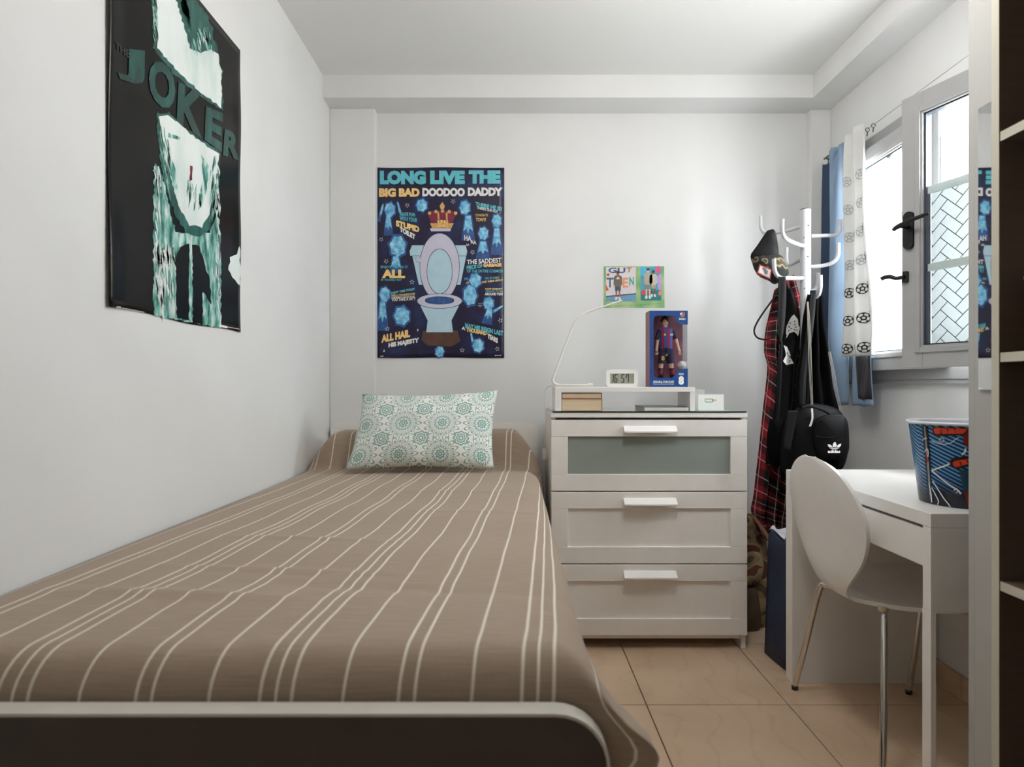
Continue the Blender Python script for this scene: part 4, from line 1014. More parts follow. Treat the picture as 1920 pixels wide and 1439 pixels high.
# ------------------------------------------------------------------ poster on the left wall
def jm(a, b, l=0):
    px, py = 180+a/2.25, b/2.25
    Y = 0.863*F/(960-px)
    z = H-(py-724)*Y/F
    e = 0.006*sm(1.335, 1.268, Y)*(0.5+0.5*math.sin(z*11))+0.003*sm(1.84, 1.89, Y)*(0.5+0.5*math.sin(z*17+1))
    return Vector((XL+0.0022+e+(0.0005+0.00015*l if l else 0), Y, z))
def jw(Y, z, l=0):            # same surface from wall coordinates
    px = 960-0.863*F/Y; py = 724+(H-z)*F/Y
    return jm((px-180)*2.25, py*2.25, l)
M_PBLK = mat('poster_black', (10, 9, 9), 0.2, noise=0.15, nscale=6, spec=0.2, bump=0.05, bscale=8)
def brush_mat(name, a, b_, c, sc=40):
    g = NG(name); uvv, u, v, ob = g.uv()
    mp = g.n('ShaderNodeMapping'); mp.inputs['Scale'].default_value = (sc, sc, sc*0.35); g.l(ob, mp.inputs[0])
    g.l(g.ramp(g.noise(mp.outputs[0], 1, 5), [(0.36, lin(a)), (0.5, lin(b_)), (0.64, lin(c))]), g.b.inputs['Base Color']); g.b.inputs['Roughness'].default_value = 0.2; return g.m
M_BWHITE = brush_mat('poster_pale', (206, 222, 218), (226, 234, 230), (232, 238, 236), 12)
M_BTEAL = brush_mat('poster_teal_brush', (30, 92, 84), (110, 172, 158), (206, 226, 220), 45)
M_BDTEAL = brush_mat('poster_dark_teal', (20, 60, 54), (30, 84, 76), (44, 102, 92), 26)
M_BTXT = brush_mat('poster_letter_teal', (12, 52, 48), (18, 70, 64), (28, 86, 78), 20)
M_BRED = mat('poster_red', (110, 34, 36), 0.2, noise=0.15, nscale=50)
jp = empty('black_poster', (XL+0.003, 1.58, 1.66), 'large glossy black poster with teal title lettering on the left wall', 'poster')
mb = MB(); mb.grid(lambda u, v: jw(lerp(1.268, 1.891, u), lerp(1.2205+0.003*math.sin(9*u), 2.115, v)), 40, 40, M_PBLK); mb.build('paper', jp, solid=0.0002, soff=0)
mb = MB()
def rag(poly, amp=4, step=14):
    out = []
    for i, p in enumerate(poly):
        q = poly[(i+1) % len(poly)]; n = max(1, int(math.hypot(q[0]-p[0], q[1]-p[1])/step))
        for k in range(n):
            t = k/n; out.append((lerp(p[0], q[0], t)+random.uniform(-amp, amp), lerp(p[1], q[1], t)+random.uniform(-amp, amp)))
    return out
def jy(poly, m_, l, amp=4): mb.flat(rag(poly, amp), jm, m_, l)
def jtop(px): 
    return None
# torn pale bands (abstract brush work in the poster's colours)
jy([(228, -90), (400, -20), (470, 70), (500, 180), (530, 300), (534, 470), (440, 410), (330, 318), (240, 212)], M_BDTEAL, 1, 6)
jy([(250, -70), (318, -45), (345, 40), (372, 130), (392, 205), (440, 222), (480, 205), (512, 232), (526, 300), (524, 455), (440, 392), (330, 292), (256, 200)], M_BWHITE, 2, 4)
jy([(240, 690), (268, 720), (300, 850), (332, 980), (480, 985), (508, 880), (522, 1000), (524, 1384), (238, 1332), (236, 1100)], M_BTEAL, 1, 5)
jy([(250, 478), (300, 474), (372, 536), (450, 598), (520, 640), (516, 760), (500, 880), (486, 950), (430, 1004), (372, 985), (330, 905), (290, 800), (262, 660)], M_BDTEAL, 2, 5)
jy([(262, 492), (300, 486), (372, 546), (450, 608), (512, 648), (504, 760), (478, 900), (440, 958), (392, 950), (350, 880), (318, 780), (282, 660)], M_BWHITE, 3, 4)
jy([(300, 560), (352, 580), (346, 592), (300, 580)], M_BTEAL, 4, 2)
jy([(300, 640), (326, 700), (338, 800), (322, 790), (296, 690)], M_BTEAL, 4, 3)
jy([(440, 650), (470, 700), (462, 800), (440, 880), (428, 860), (446, 760)], M_BTEAL, 4, 3)
def strokes(n_, x0, x1, y0, y1, dx, dy, wd, m_, l):
    for _ in range(n_):
        a, b = random.uniform(x0, x1), random.uniform(y0, y1); L_ = random.uniform(.5, 1.3); w_ = wd*random.uniform(.4, 1.2); q = random.uniform(-6, 6)
        mb.flat([(a-w_, b), (a+w_*.2, b-4), (a+dx*L_*.5+w_+q, b+dy*L_*.5), (a+dx*L_, b+dy*L_), (a+dx*L_*.5-w_+q, b+dy*L_*.5)], jm, m_, l)
strokes(26, 352, 372, -30, 30, 34, 120, 3, M_BDTEAL, 3); strokes(30, 385, 480, 110, 185, 14, 60, 3, M_BTEAL, 3); strokes(22, 236, 250, -60, 150, 8, 60, 3, M_BTEAL, 3)
strokes(26, 240, 262, 700, 1250, 10, 90, 4, M_BWHITE, 4); strokes(26, 500, 516, 700, 1300, 4, 80, 3, M_BWHITE, 4); strokes(40, 262, 326, 1020, 1280, 6, 90, 4, M_BWHITE, 4)
strokes(26, 264, 300, 520, 800, 16, 90, 3, M_BTEAL, 4); strokes(22, 478, 505, 660, 860, -12, 90, 3, M_BTEAL, 4); strokes(14, 380, 440, 760, 860, -6, 60, 4, M_BTEAL, 4)
jy([(392, 700), (404, 700), (400, 760), (390, 764)], M_BRED, 5, 2)
jy([(330, 1090), (352, 1040), (388, 1030), (388, 1352), (336, 1344)], M_PBLK, 4, 3)
jy([(402, 1030), (430, 1040), (474, 1180), (484, 1290), (446, 1230), (446, 1372), (404, 1362)], M_PBLK, 4, 3)
jy([(560, 1085), (586, 1070), (600, 1040), (604, 1205), (580, 1185), (556, 1140)], M_BWHITE, 1, 4)
mb.build('artwork', jp)
mb = MB()
def jt(s_, q, m_=M_BTXT, b=0.05): text(mb, s_, q, jm, m_, 8, b)
jt('THE', [(65, 176), (137, 214), (137, 248), (68, 205)], mat('poster_dim', (44, 52, 50), 0.25), 0.02)
jt('J', [(82, 200), (200, 214), (196, 372), (80, 330)]); jt('O', [(216, 238), (328, 285), (328, 482), (216, 425)], b=.04); jt('K', [(342, 345), (452, 400), (444, 590), (334, 510)])
jt('E', [(458, 448), (532, 478), (524, 642), (452, 590)]); jt('R', [(538, 545), (600, 562), (602, 680), (530, 655)])
jt('erik', [(72, 1291), (97, 1294), (97, 1302), (72, 1299)], M_PWH, .03)
mb.flat([(100, 1299), (196, 1317), (196, 1319), (100, 1301)], jm, M_PWH, 8)
mb.flat([(515, 1370), (550, 1377), (550, 1386), (515, 1380)], jm, M_PWH, 8)
mb.flat([(552, 1380), (598, 1388), (598, 1390), (552, 1382)], jm, M_PWH, 8)
mb.build('lettering', jp)
# ------------------------------------------------------------------ desk
dk = empty('desk', (1.24, 1.785, 0), 'white desk with one long drawer standing under the window', 'desk')
KX0, KX1, KY0, KY1, KZ = 0.990, 1.490, 1.412, 2.159, 0.750
MB().box(KX0, KX1, KY0, KY1, KZ-0.034, KZ, M_WHITE).build('desk_top', dk, bevel=0.0012)
MB().box(KX0, KX1, KY1-0.048, KY1, 0.0, KZ-0.0345, M_WHITE).build('end_panel', dk, bevel=0.001)
MB().box(KX0, KX1, KY0, KY0+0.028, 0.518, KZ-0.0345, M_WHITE).build('end_panel', dk, bevel=0.001)
MB().box(KX0, KX0+0.013, KY0, KY0+0.030, 0.0, 0.5175, M_WHITE).build('leg', dk, bevel=0.001)
MB().box(KX1-0.03, KX1, KY0, KY0+0.030, 0.0, 0.5175, M_WHITE).build('leg', dk, bevel=0.001)
MB().box(KX1-0.02, KX1, KY0+0.031, KY1-0.049, 0.35, KZ-0.035, M_WHITE).build('back_panel', dk)
o = MB().box(KX0+0.003, KX0+0.019, KY0+0.0285, KY1-0.0485, 0.617, 0.7085, M_WHITE).build('drawer', dk, bevel=0.001)
MB().box(KX0+0.0192, KX0+0.36, KY0+0.05, KY1-0.07, 0.625, 0.632, M_WHITE).build('drawer_bottom', o)
MB().box(KX0+0.022, KX0+0.024, KY0+0.029, KY1-0.049, 0.7088, 0.7155, mat('drawer_gap_shadow_strip', (70, 52, 46), 0.7, noise=0.03)).build('gap_shade_strip', dk)  # dark strip painting the shade in the gap above the drawer

# ------------------------------------------------------------------ chair
ch = empty('chair', (1.14, 1.815, 0), 'white moulded shell chair on chrome legs tucked at the desk', 'chair')
prof = [(.908+.025*(1-math.cos(t_))**1.3, .665+.173*math.cos(t_), .213*math.sin(t_)) for t_ in [PI/2*k/11 for k in (.9, 1.4, 2.2, 3.3, 4.5, 5.7, 7, 8.3, 9.6, 11)]]+[
        (.940, .615, .203),
        (.946, .565, .178), (.951, .515, .138), (.958, .475, .100), (.970, .446, .078), (.990, .430, .073), (1.03, .422, .095), (1.08, .420, .135), (1.14, .424, .176), (1.20, .430, .200), (1.27, .438, .204), (1.33, .443, .185), (1.375, .444, .150), (1.405, .440, .095), (1.415, .438, .010)]
PR = smooth_path([Vector(p) for p in prof], 4)
def shell(u, v):
    p = pathf(PR, u); w_ = p.z; a = v*2-1
    s_ = math.copysign(abs(a)**0.9, a)
    back = 1-sm(.98, 1.06, p.x)
    x = p.x+0.020*back*a*a*(w_/0.2); z = p.y+0.012*(1-back)*a*a*(w_/.2)
    return Vector((x, 1.815+w_*s_, z))
mb = MB(); mb.grid(shell, 88, 18, M_WHITE2)
M_SHELLB = M_WHITE2
so = mb.build('seat_shell', ch, solid=0.012, soff=0)
es = so.modifiers.new('split', 'EDGE_SPLIT'); es.split_angle = 0.9
def leg(pts):
    MB().tube(smooth_path(pts, 7), 0.0092, M_CHROME, 14).build('leg', ch)
    f = Vector(pts[-1]); MB().lathe([(0.0, 0.0), (0.0108, 0.0), (0.0108, 0.014), (0.0, 0.014)], (f.x, f.y, 0.0), M_BLACK, 14).build('foot_cap', ch)
leg([(1.10, 1.845, .404), (1.05, 1.905, .404), (1.022, 1.940, .402), (1.008, 1.960, .382), (.993, 2.018, .18), (.980, 2.070, .012)])
leg([(1.12, 1.785, .404), (1.075, 1.722, .404), (1.055, 1.693, .402), (1.045, 1.675, .382), (.996, 1.600, .18), (.967, 1.560, .012)])
leg([(1.20, 1.845, .404), (1.29, 1.905, .404), (1.322, 1.928, .402), (1.335, 1.942, .382), (1.345, 1.99, .18), (1.355, 2.04, .012)])
leg([(1.20, 1.785, .404), (1.29, 1.725, .404), (1.322, 1.702, .402), (1.335, 1.688, .382), (1.345, 1.64, .18), (1.355, 1.59, .012)])
MB().box(1.09, 1.21, 1.775, 1.855, 0.395, 0.413, M_STEEL).build('mount_plate', ch, bevel=0.003)
for (a, b) in ((1.025, 1.925), (1.055, 1.70)):
    MB().lathe([(0, 0), (.011, 0), (.013, .013), (0, .013)], (a, b, 0.411), mat('spacer_cream', (214, 200, 160), 0.5, noise=.02), 12).build('spacer', ch)

# ------------------------------------------------------------------ small bin on the desk
BCX, BCY, BZ0, BZ1, RT, RB = 1.166, 1.540, KZ+0.0005, 0.958, 0.121, 0.097
bn = empty('waste_bin', (BCX, BCY, BZ0), 'small tapered blue bin with red and white graphic print standing on the desk', 'bin')
def bin_mat():
    g = NG('bin_blue_stripes'); tc = g.n('ShaderNodeTexCoord'); q = g.n('ShaderNodeSeparateXYZ'); g.l(tc.outputs['Object'], q.inputs[0])
    ang = g.math('ARCTAN2', q.outputs[1], q.outputs[0])
    s_ = g.math('ADD', g.math('MULTIPLY', ang, 0.055), g.math('MULTIPLY', q.outputs[2], 1.0))
    f = g.math('FRACT', g.math('DIVIDE', s_, 0.0098))
    m_ = g.ramp(f, [(0.0, (0, 0, 0, 1)), (0.52, (0, 0, 0, 1)), (0.6, (1, 1, 1, 1)), (0.92, (1, 1, 1, 1)), (1.0, (0, 0, 0, 1))])
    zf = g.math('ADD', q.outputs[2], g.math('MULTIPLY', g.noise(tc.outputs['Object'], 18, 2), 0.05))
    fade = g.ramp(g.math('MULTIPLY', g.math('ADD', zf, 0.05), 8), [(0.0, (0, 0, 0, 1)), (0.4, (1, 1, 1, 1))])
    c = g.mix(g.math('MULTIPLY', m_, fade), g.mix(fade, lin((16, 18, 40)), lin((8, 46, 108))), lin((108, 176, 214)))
    g.l(c, g.b.inputs['Base Color']); g.b.inputs['Roughness'].default_value = 0.25; return g.m
M_BIN = bin_mat()
HB = BZ1-BZ0
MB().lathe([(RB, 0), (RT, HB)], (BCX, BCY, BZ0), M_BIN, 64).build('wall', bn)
MB().lathe([(0, 0.003), (RB-0.004, 0.003), (RT-0.003, HB-0.001)], (BCX, BCY, BZ0), mat('bin_inner', (205, 210, 222), 0.35, noise=.01), 48).build('liner', bn)
rm = [(RT-0.003, -0.002), (RT+0.004, -0.004), (RT+0.007, 0.0), (RT+0.004, 0.004), (RT-0.003, 0.003), (RT-0.003, -0.002)]
MB().lathe(rm, (BCX, BCY, BZ1), mat('bin_rim', (228, 228, 232), 0.25, noise=.01), 64).build('rim', bn)
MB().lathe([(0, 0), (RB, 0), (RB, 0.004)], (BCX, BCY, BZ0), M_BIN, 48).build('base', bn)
def bin_pt(a, b, l=0):
    px, py = 1700+a/5.995, 760+b/5.995
    t = max(0, min(1, (963-py)/(963-799)))
    r = lerp(RB, RT, t); z = lerp(BZ0+.002, BZ1-0.008, t)
    dirc = math.hypot(BCX, BCY); la = math.atan2(BCX, BCY); ta = math.atan2(px-960, F)   # bearing
    off = (math.tan(ta-la))*dirc; s_ = max(-0.999, min(0.999, off/r*0.985))
    ph = math.asin(s_); vx, vy = BCX/dirc, BCY/dirc
    rr = r+0.0007+0.0004*l
    return Vector((BCX-vx*rr*math.cos(ph)+vy*rr*math.sin(ph), BCY-vy*rr*math.cos(ph)-vx*rr*math.sin(ph), z))
def bflat(poly, m_, l, step=16):
    out = []
    for i, p in enumerate(poly):
        q = poly[(i+1) % len(poly)]; n = max(1, int(math.hypot(q[0]-p[0], q[1]-p[1])/step))
        out += [(lerp(p[0], q[0], k/n), lerp(p[1], q[1], k/n)) for k in range(n)]
    # strip fill between left/right by scanlines keeps it on the curved wall
    xs_ = [p[0] for p in poly]; x = min(xs_); X1 = max(xs_); st_ = 14
    def span(xv):
        ys_ = []
        for i, p in enumerate(poly):
            q = poly[(i+1) % len(poly)]
            if (p[0] <= xv < q[0]) or (q[0] <= xv < p[0]): ys_.append(lerp(p[1], q[1], (xv-p[0])/(q[0]-p[0])))
        return (min(ys_), max(ys_)) if len(ys_) > 1 else None
    prev = None; xv = x+0.01
    while xv < X1:
        s_ = span(xv)
        if s_ and prev:
            mb.add([bin_pt(prev[0], prev[1], l), bin_pt(xv, s_[0], l), bin_pt(xv, s_[1], l), bin_pt(prev[0], prev[2], l)], [(0, 1, 2, 3)], m_)
        prev = (xv, s_[0], s_[1]) if s_ else None
        xv += st_
M_ORED = mat('bin_orange_red', (226, 66, 36), 0.3, noise=0.05); M_DRED = mat('bin_dark_red', (120, 22, 20), 0.3, noise=0.1); M_BK = mat('bin_black', (26, 20, 22), 0.3); M_BTE = mat('bin_teal', (14, 62, 84), 0.3)
mb = MB()
bflat([(188, 228), (250, 232), (300, 900), (300, 1200), (262, 1190)], M_BK, 1, 8)
bflat([(212, 232), (228, 232), (280, 900), (288, 1190), (274, 1190)], mat('bin_grey', (150, 152, 160), .3), 2, 8)
bflat([(300, 262), (330, 235), (900, 235), (900, 330), (640, 320), (350, 350), (310, 330)], M_BK, 1)
bflat([(318, 270), (340, 248), (690, 240), (640, 300), (345, 322), (322, 305)], M_ORED, 2)
bflat([(700, 245), (1100, 245), (1100, 520), (720, 560), (680, 470), (628, 400), (640, 330)], M_DRED, 2)
bflat([(490, 650), (530, 600), (720, 565), (1100, 560), (1100, 680), (720, 680), (560, 745), (505, 700)], M_BK, 3)
bflat([(522, 670), (550, 640), (720, 600), (1000, 590), (1000, 650), (720, 655), (560, 718), (528, 700)], M_ORED, 4)
bflat([(590, 750), (1100, 690), (1100, 1300), (720, 1285), (640, 1000)], M_BTE, 2)
bflat([(640, 1010), (1100, 1000), (1100, 1310), (725, 1290), (690, 1200)], M_DRED, 3)
for p_, q_ in (((405, 240), (400, 318)), ((470, 238), (480, 312)), ((548, 236), (555, 308)), ((600, 640), (620, 700)), ((670, 615), (700, 665))):
    bflat([(p_[0]-3, p_[1]), (p_[0]+3, p_[1]), (q_[0]+14, q_[1]), (q_[0]+8, q_[1])] if False else [(p_[0]-8, p_[1]+2), (p_[0]+8, p_[1]+2), (q_[0]+8, q_[1]), (q_[0]-8, q_[1])], M_BK, 5)
def squig(pts, w_=7):
    sp = smooth_path([Vector((a, b, 0)) for a, b in pts], 6)
    for i in range(len(sp)-1):
        a, b = sp[i], sp[i+1]; n_ = Vector((-(b-a).y, (b-a).x, 0)).normalized()*w_
        mb.add([bin_pt(a.x-n_.x, a.y-n_.y, 6), bin_pt(b.x-n_.x, b.y-n_.y, 6), bin_pt(b.x+n_.x, b.y+n_.y, 6), bin_pt(a.x+n_.x, a.y+n_.y, 6)], [(0, 1, 2, 3)], M_TXW)
squig([(300, 410), (350, 430), (420, 445), (500, 425), (550, 380), (590, 350)], 4); squig([(380, 400), (405, 365), (435, 385), (420, 420), (385, 410)], 3)
squig([(300, 790), (380, 745), (450, 710), (490, 680)], 9); squig([(300, 790), (350, 830), (420, 890), (500, 950), (580, 1000), (612, 1045)], 9); squig([(540, 1010), (560, 985), (590, 1010), (560, 1030)], 4)
squig([(310, 920), (370, 1020), (430, 1120), (490, 1200), (520, 1262)], 6); squig([(300, 1010), (340, 1090), (375, 1170), (362, 1220)], 5); squig([(270, 960), (292, 1080), (300, 1200)], 5); squig([(620, 560), (655, 520), (660, 480)], 9)
squig([(205, 405), (225, 395), (250, 385)], 7); squig([(228, 560), (250, 520), (265, 560), (262, 620)], 5)
bflat([(232, 600), (262, 640), (258, 720), (240, 700)], M_RED, 3, 8)
mb.build('print', bn)

# ------------------------------------------------------------------ tall cabinet with mirror, and bookcase
cbn = empty('tall_cabinet', (1.27, 1.26, 0), 'tall plain white cabinet behind the bookcase carrying a narrow mirror', 'cabinet')
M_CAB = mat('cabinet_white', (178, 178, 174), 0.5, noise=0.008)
MB().box(1.030, 1.512, 1.172, 1.190, 0, 2.30, M_CAB).build('side_panel', cbn, bevel=0.001)
MB().box(1.030, 1.512, 1.330, 1.348, 0, 2.30, M_CAB).build('side_panel', cbn, bevel=0.001)
MB().box(1.030, 1.048, 1.1902, 1.3298, 0.0, 2.30, M_CAB).build('front_panel', cbn)
MB().box(1.048, 1.512, 1.1902, 1.3298, 2.28, 2.30, M_CAB).build('top_panel', cbn)
mr = empty('mirror', (1.026, 1.24, 1.045), 'narrow frameless mirror fixed on the tall white cabinet, reflecting the navy poster', 'mirror')
MB().box(1.0266, 1.0298, 1.173, 1.314, 1.044, 1.662, M_ALU).build('backing', mr)
MB().box(1.0255, 1.0264, 1.173, 1.314, 1.044, 1.662, M_MIRROR).build('glass', mr)
bk = empty('bookcase', (1.12, 0.78, 0), 'pale edged bookcase, its interior shade painted dark brown, at the right edge of the photo', 'bookcase')
SX, SX1 = 0.9375, 1.28
def sided(x0, x1, y0, y1, z0, z1, name):
    o = MB().box(x0+0.0008, x1, y0, y1, z0, z1, M_SHADEIN).build(name, bk)
    MB().box(x0, x0+0.0008, y0, y1, z0, z1, M_SHELFEDGE).build('edge_band', o); return o
sided(SX, SX1, 1.150, 1.168, 0, 2.28, 'side_panel'); sided(SX, SX1, 0.26, 0.278, 0, 2.28, 'side_panel')
MB().box(SX1, SX1+0.006, 0.26, 1.168, 0, 2.28, M_SHADEIN).build('back_panel', bk)
for zt in (0.08, 0.245, 0.676, 1.116, 1.541, 1.97, 2.28):
    sided(SX+0.002, SX1-0.001, 0.2785, 1.1495, zt-0.018, zt, 'shelf')
# checked cloths on the shelf
def chk_mat():
    g = NG('black_white_check'); uvv, u, v, ob = g.uv()
    a = g.math('GREATER_THAN', g.math('FRACT', g.math('MULTIPLY', u, 26)), 0.5); b = g.math('GREATER_THAN', g.noise(ob, 60, 2), 0.47)
    c = g.mix(g.math('MULTIPLY', a, b), lin((24, 22, 24)), lin((196, 190, 188)))
    g.l(c, g.b.inputs['Base Color']); g.b.inputs['Roughness'].default_value = 0.85; g.bump(g.noise(ob, 300, 2), .3); return g.m
M_CHK = chk_mat(); M_KNIT = mat('black_knit', (22, 20, 22), 0.9, bump=.4)
def folded(z0, h_, y0, y1, x0, x1, mt, label, seed):
    def f(u, v):
        th = v*2*PI; x = lerp(x0, x1, u)
        yy = lerp(y0, y1, 0.5+0.5*math.cos(th)*abs(math.cos(th))**-0.4 if abs(math.cos(th)) > 1e-3 else 0.5)
        return Vector((x, yy+0.004*math.sin(20*u+seed), z0+h_*(0.5+0.5*math.sin(th))+0.0))
    m2 = MB(); m2.grid(f, 16, 20, mt, uvfn=lambda a, b: (b*1.5, a)); 
    m2.add([f(0, k/20) for k in range(20)], [list(range(20))], mt); m2.add([f(1, k/20) for k in range(20)], [list(range(20))[::-1]], mt)
    o = weld(m2.build('folded_cloth')); tag(o, label, 'cloth', 'folded cloths on the bookcase shelf'); return o
z = 1.1164
o = MB().box(0.955, 1.20, 0.98, 1.10, z, z+0.003, mat('orange_card', (170, 110, 50), 0.6, noise=.05)).build('card_sheet'); tag(o, 'orange brown card lying flat on the bookcase shelf under the cloths', 'card'); z += 0.0035
for k, (h_, y1, mt, lb) in enumerate(((0.024, 1.065, M_CHK, 'black and white checked cloth, bottom of the pile on the bookcase shelf'), (0.030, 1.075, M_KNIT, 'plain black folded cloth, above the lowest checked cloth in the shelf pile'),
                                      (0.026, 1.080, M_CHK, 'checked cloth in the middle of the shelf pile, above the black one'), (0.026, 1.110, M_CHK, 'widest checked cloth in the shelf pile, second from its top'), (0.022, 1.085, M_CHK, 'narrow checked cloth at the top of the shelf pile, under the white folder'))):
    folded(z, h_, 0.86, y1, 0.965, 1.2, mt, lb, k); z += h_+0.0005
mb = MB(); mb.prism([(0.955, 0.84), (1.2, 0.84), (1.2, 1.115), (0.955, 1.115)], lambda a, b, t: (a, b, z+0.006*t+0.0), M_WHITE2)
o = mb.build('white_folder', None, bevel=0.001); tag(o, 'flat white folder lying on top of the checked cloths in the bookcase', 'folder')

# ------------------------------------------------------------------ coat rack
RX, RY = 1.2035, 2.45
rk = empty('coat_rack', (RX, RY, 0), 'white metal coat stand with curved hooks in the back right corner', 'coat rack')
MB().tube([(RX, RY, 0.02), (RX, RY, 1.774)], 0.0205, M_ENAMEL, 24).build('pole', rk)
MB().lathe([(0, 0), (0.0212, 0), (0.0212, 0.003), (0, 0.0045)], (RX, RY, 1.774), mat('cap_grey', (90, 90, 92), .4), 24).build('pole_cap', rk)
MB().lathe([(0, 0), (0.14, 0), (0.14, 0.008), (0.12, 0.018), (0.03, 0.022), (0.03, 0.05), (0, 0.05)], (RX, RY, 0), M_ENAMEL, 40).build('base', rk)
def hook(pts):
    q = [P(a, b, 2.45+c) for a, b, c in pts]
    MB().tube(smooth_path(q, 6), 0.0078, M_ENAMEL, 12).build('hook', rk)
hook([(1502, 425, .01), (1470, 434, .06), (1440, 438, .12), (1428, 430, .15), (1426, 405, .16)])
hook([(1508, 462, -.01), (1490, 456, -.05), (1474, 448, -.09), (1467, 435, -.11), (1467, 411, -.12)])
hook([(1520, 443, .01), (1545, 442, .03), (1566, 441, .05), (1574, 434, .06), (1575, 412, .06)])
hook([(1519, 501, -.01), (1545, 498, -.03), (1562, 492, -.05), (1571, 480, -.06), (1572, 456, -.06)])
hook([(1505, 522, -.01), (1480, 522, -.05), (1463, 521, -.09), (1453, 509, -.11), (1451, 486, -.12)])
hook([(1502, 486, .02), (1488, 494, .06), (1478, 497, .10), (1475, 487, .13), (1475, 465, .14)])
hook([(1513, 560, -.01), (1524, 560, -.05), (1534, 553, -.09), (1538, 540, -.11), (1538, 516, -.12)])
hook([(1512, 548, .02), (1522, 546, .06), (1530, 540, .09), (1534, 530, .10), (1534, 512, .10)])
for a, b in ((1515, 481), (1508, 541), (1507, 446), (1516, 423)): MB().tube([P(a, b, 2.4292), P(a, b, 2.427)], 0.003, M_STEEL, 10).build('screw', rk)

def drape(name, L, R, mt, nf=5, amp=0.015, thick=0.003, uvs=(1, 1), nu=40, nv=40, parent=None, amp0=0.3, ph=0.0):
    Lp = smooth_path(L, 6); Rp = smooth_path(R, 6)
    def f(u, v):
        a, b = pathf(Lp, v), pathf(Rp, v); p = a.lerp(b, u); k = amp*(amp0+(1-amp0)*min(1, v*2.0))
        p = p+Vector((0, k*math.sin(u*nf*2*PI+ph+2*v)*(1 if True else 0)+0.3*k*math.sin(u*nf*5.1+9*v), 0)); return p
    mb_ = MB(); hgt = (Lp[0]-Lp[-1]).length
    mb_.grid(f, nu, nv, mt, uvfn=lambda a, b: (a*uvs[0], b*uvs[1]))
    return mb_.build(name, parent, solid=thick), f
def inflate(name, poly, Y, th, mt, parent=None, rings=7, cx=None, cy=None, back=True, dyf=None):
    n = len(poly); cx = cx if cx is not None else sum(p[0] for p in poly)/n; cy = cy if cy is not None else sum(p[1] for p in poly)/n
    mb_ = MB(); sides = (-1, 1) if back else (-1,)
    for sd in sides:
        v = []
        for r in range(rings+1):
            k = math.cos(r/rings*PI/2); dpt = math.sin(r/rings*PI/2)*th*0.5*sd
            for a, b in poly:
                yy = Y(a, b) if callable(Y) else Y
                q = P(cx+(a-cx)*k, cy+(b-cy)*k, yy); v.append(q+Vector((0, dpt, 0)))
        fs = []
        for r in range(rings):
            for i in range(n):
                q = (r*n+i, r*n+(i+1) % n, (r+1)*n+(i+1) % n, (r+1)*n+i); fs.append(q if sd < 0 else q[::-1])
        mb_.add(v, fs, mt, smooth=True)
    o = weld(mb_.build(name, parent), 1e-5); return o
def SPX(pts, Y): return [P(a, b, (c if len(q) > 2 else Y)) if False else P(q[0], q[1], q[2] if len(q) > 2 else Y) for q in pts for a, b, c in [(q[0], q[1], 0)]]
def smpoly(pts, k=5):
    v = smooth_path([Vector((a, b, 0)) for a, b in pts+[pts[0]]], k); return [(p.x, p.y) for p in v[:-1]]

M_FAB = mat('black_fabric', (13, 12, 13), 0.9, spec=0.05, bump=.3, noise=.1); M_LEA = mat('black_sheen_fabric', (17, 15, 17), 0.55, spec=0.15, bump=.15, bscale=60, noise=.1)
M_NYL = mat('black_nylon', (17, 17, 18), 0.6, spec=0.1, bump=.25, bscale=90, noise=.05); M_STRAP = mat('webbing_grey', (34, 33, 34), 0.7, spec=0.1, bump=.3, noise=.05)
# plaid shirt
sh, _f = drape('plaid_shirt', SPX([(1452, 545), (1447, 575), (1438, 620), (1436, 660), (1442, 690), (1434, 770), (1427, 850), (1419, 930), (1415, 965), (1432, 1012)], 2.53),
               SPX([(1488, 515), (1500, 560), (1505, 620), (1505, 690), (1500, 780), (1494, 860), (1488, 920), (1484, 960), (1480, 985), (1476, 1012)], 2.53), M_PLAID, 3, 0.028, 0.003, (0.30, 1.15))
tag(sh, 'red and black plaid shirt hanging on the left of the coat stand', 'shirt')
# dark jacket with white print
jk, _f = drape('printed_jacket', SPX([(1466, 545), (1468, 600), (1462, 660), (1459, 720), (1454, 790), (1443, 840), (1440, 872)], 2.46),
               SPX([(1484, 540), (1500, 590), (1503, 640), (1495, 690), (1490, 760), (1482, 830), (1476, 872)], 2.46), M_LEA, 1, 0.022, 0.003)
root = jk; tag(jk, 'black jacket with white printed patches hanging beside the plaid shirt', 'jacket')
mb = MB()
def jpatch(poly, m_=M_TXW):
    mb.flat(rag(poly, 1.2, 5), lambda a, b, l: P(a, b, 2.415), m_, 0)
jpatch([(1488, 589), (1495, 600), (1499, 615), (1497, 632), (1490, 622), (1480, 625), (1474, 636), (1475, 612), (1480, 602)])
jpatch([(1469, 648), (1476, 650), (1481, 665), (1487, 682), (1474, 686), (1469, 678), (1474, 668)])
M_BK2 = mat('patch_black', (24, 22, 24), .6)
for k in range(16):
    a, b = (random.uniform(1477, 1495), random.uniform(602, 622)) if k < 11 else (random.uniform(1473, 1482), random.uniform(660, 680))
    mb.flat(ell(a, b, 2.2, 0.9, 6, random.uniform(0, 3)), lambda a, b, l: P(a, b, 2.4135), M_BK2, 0)
mb.build('white_print', jk)
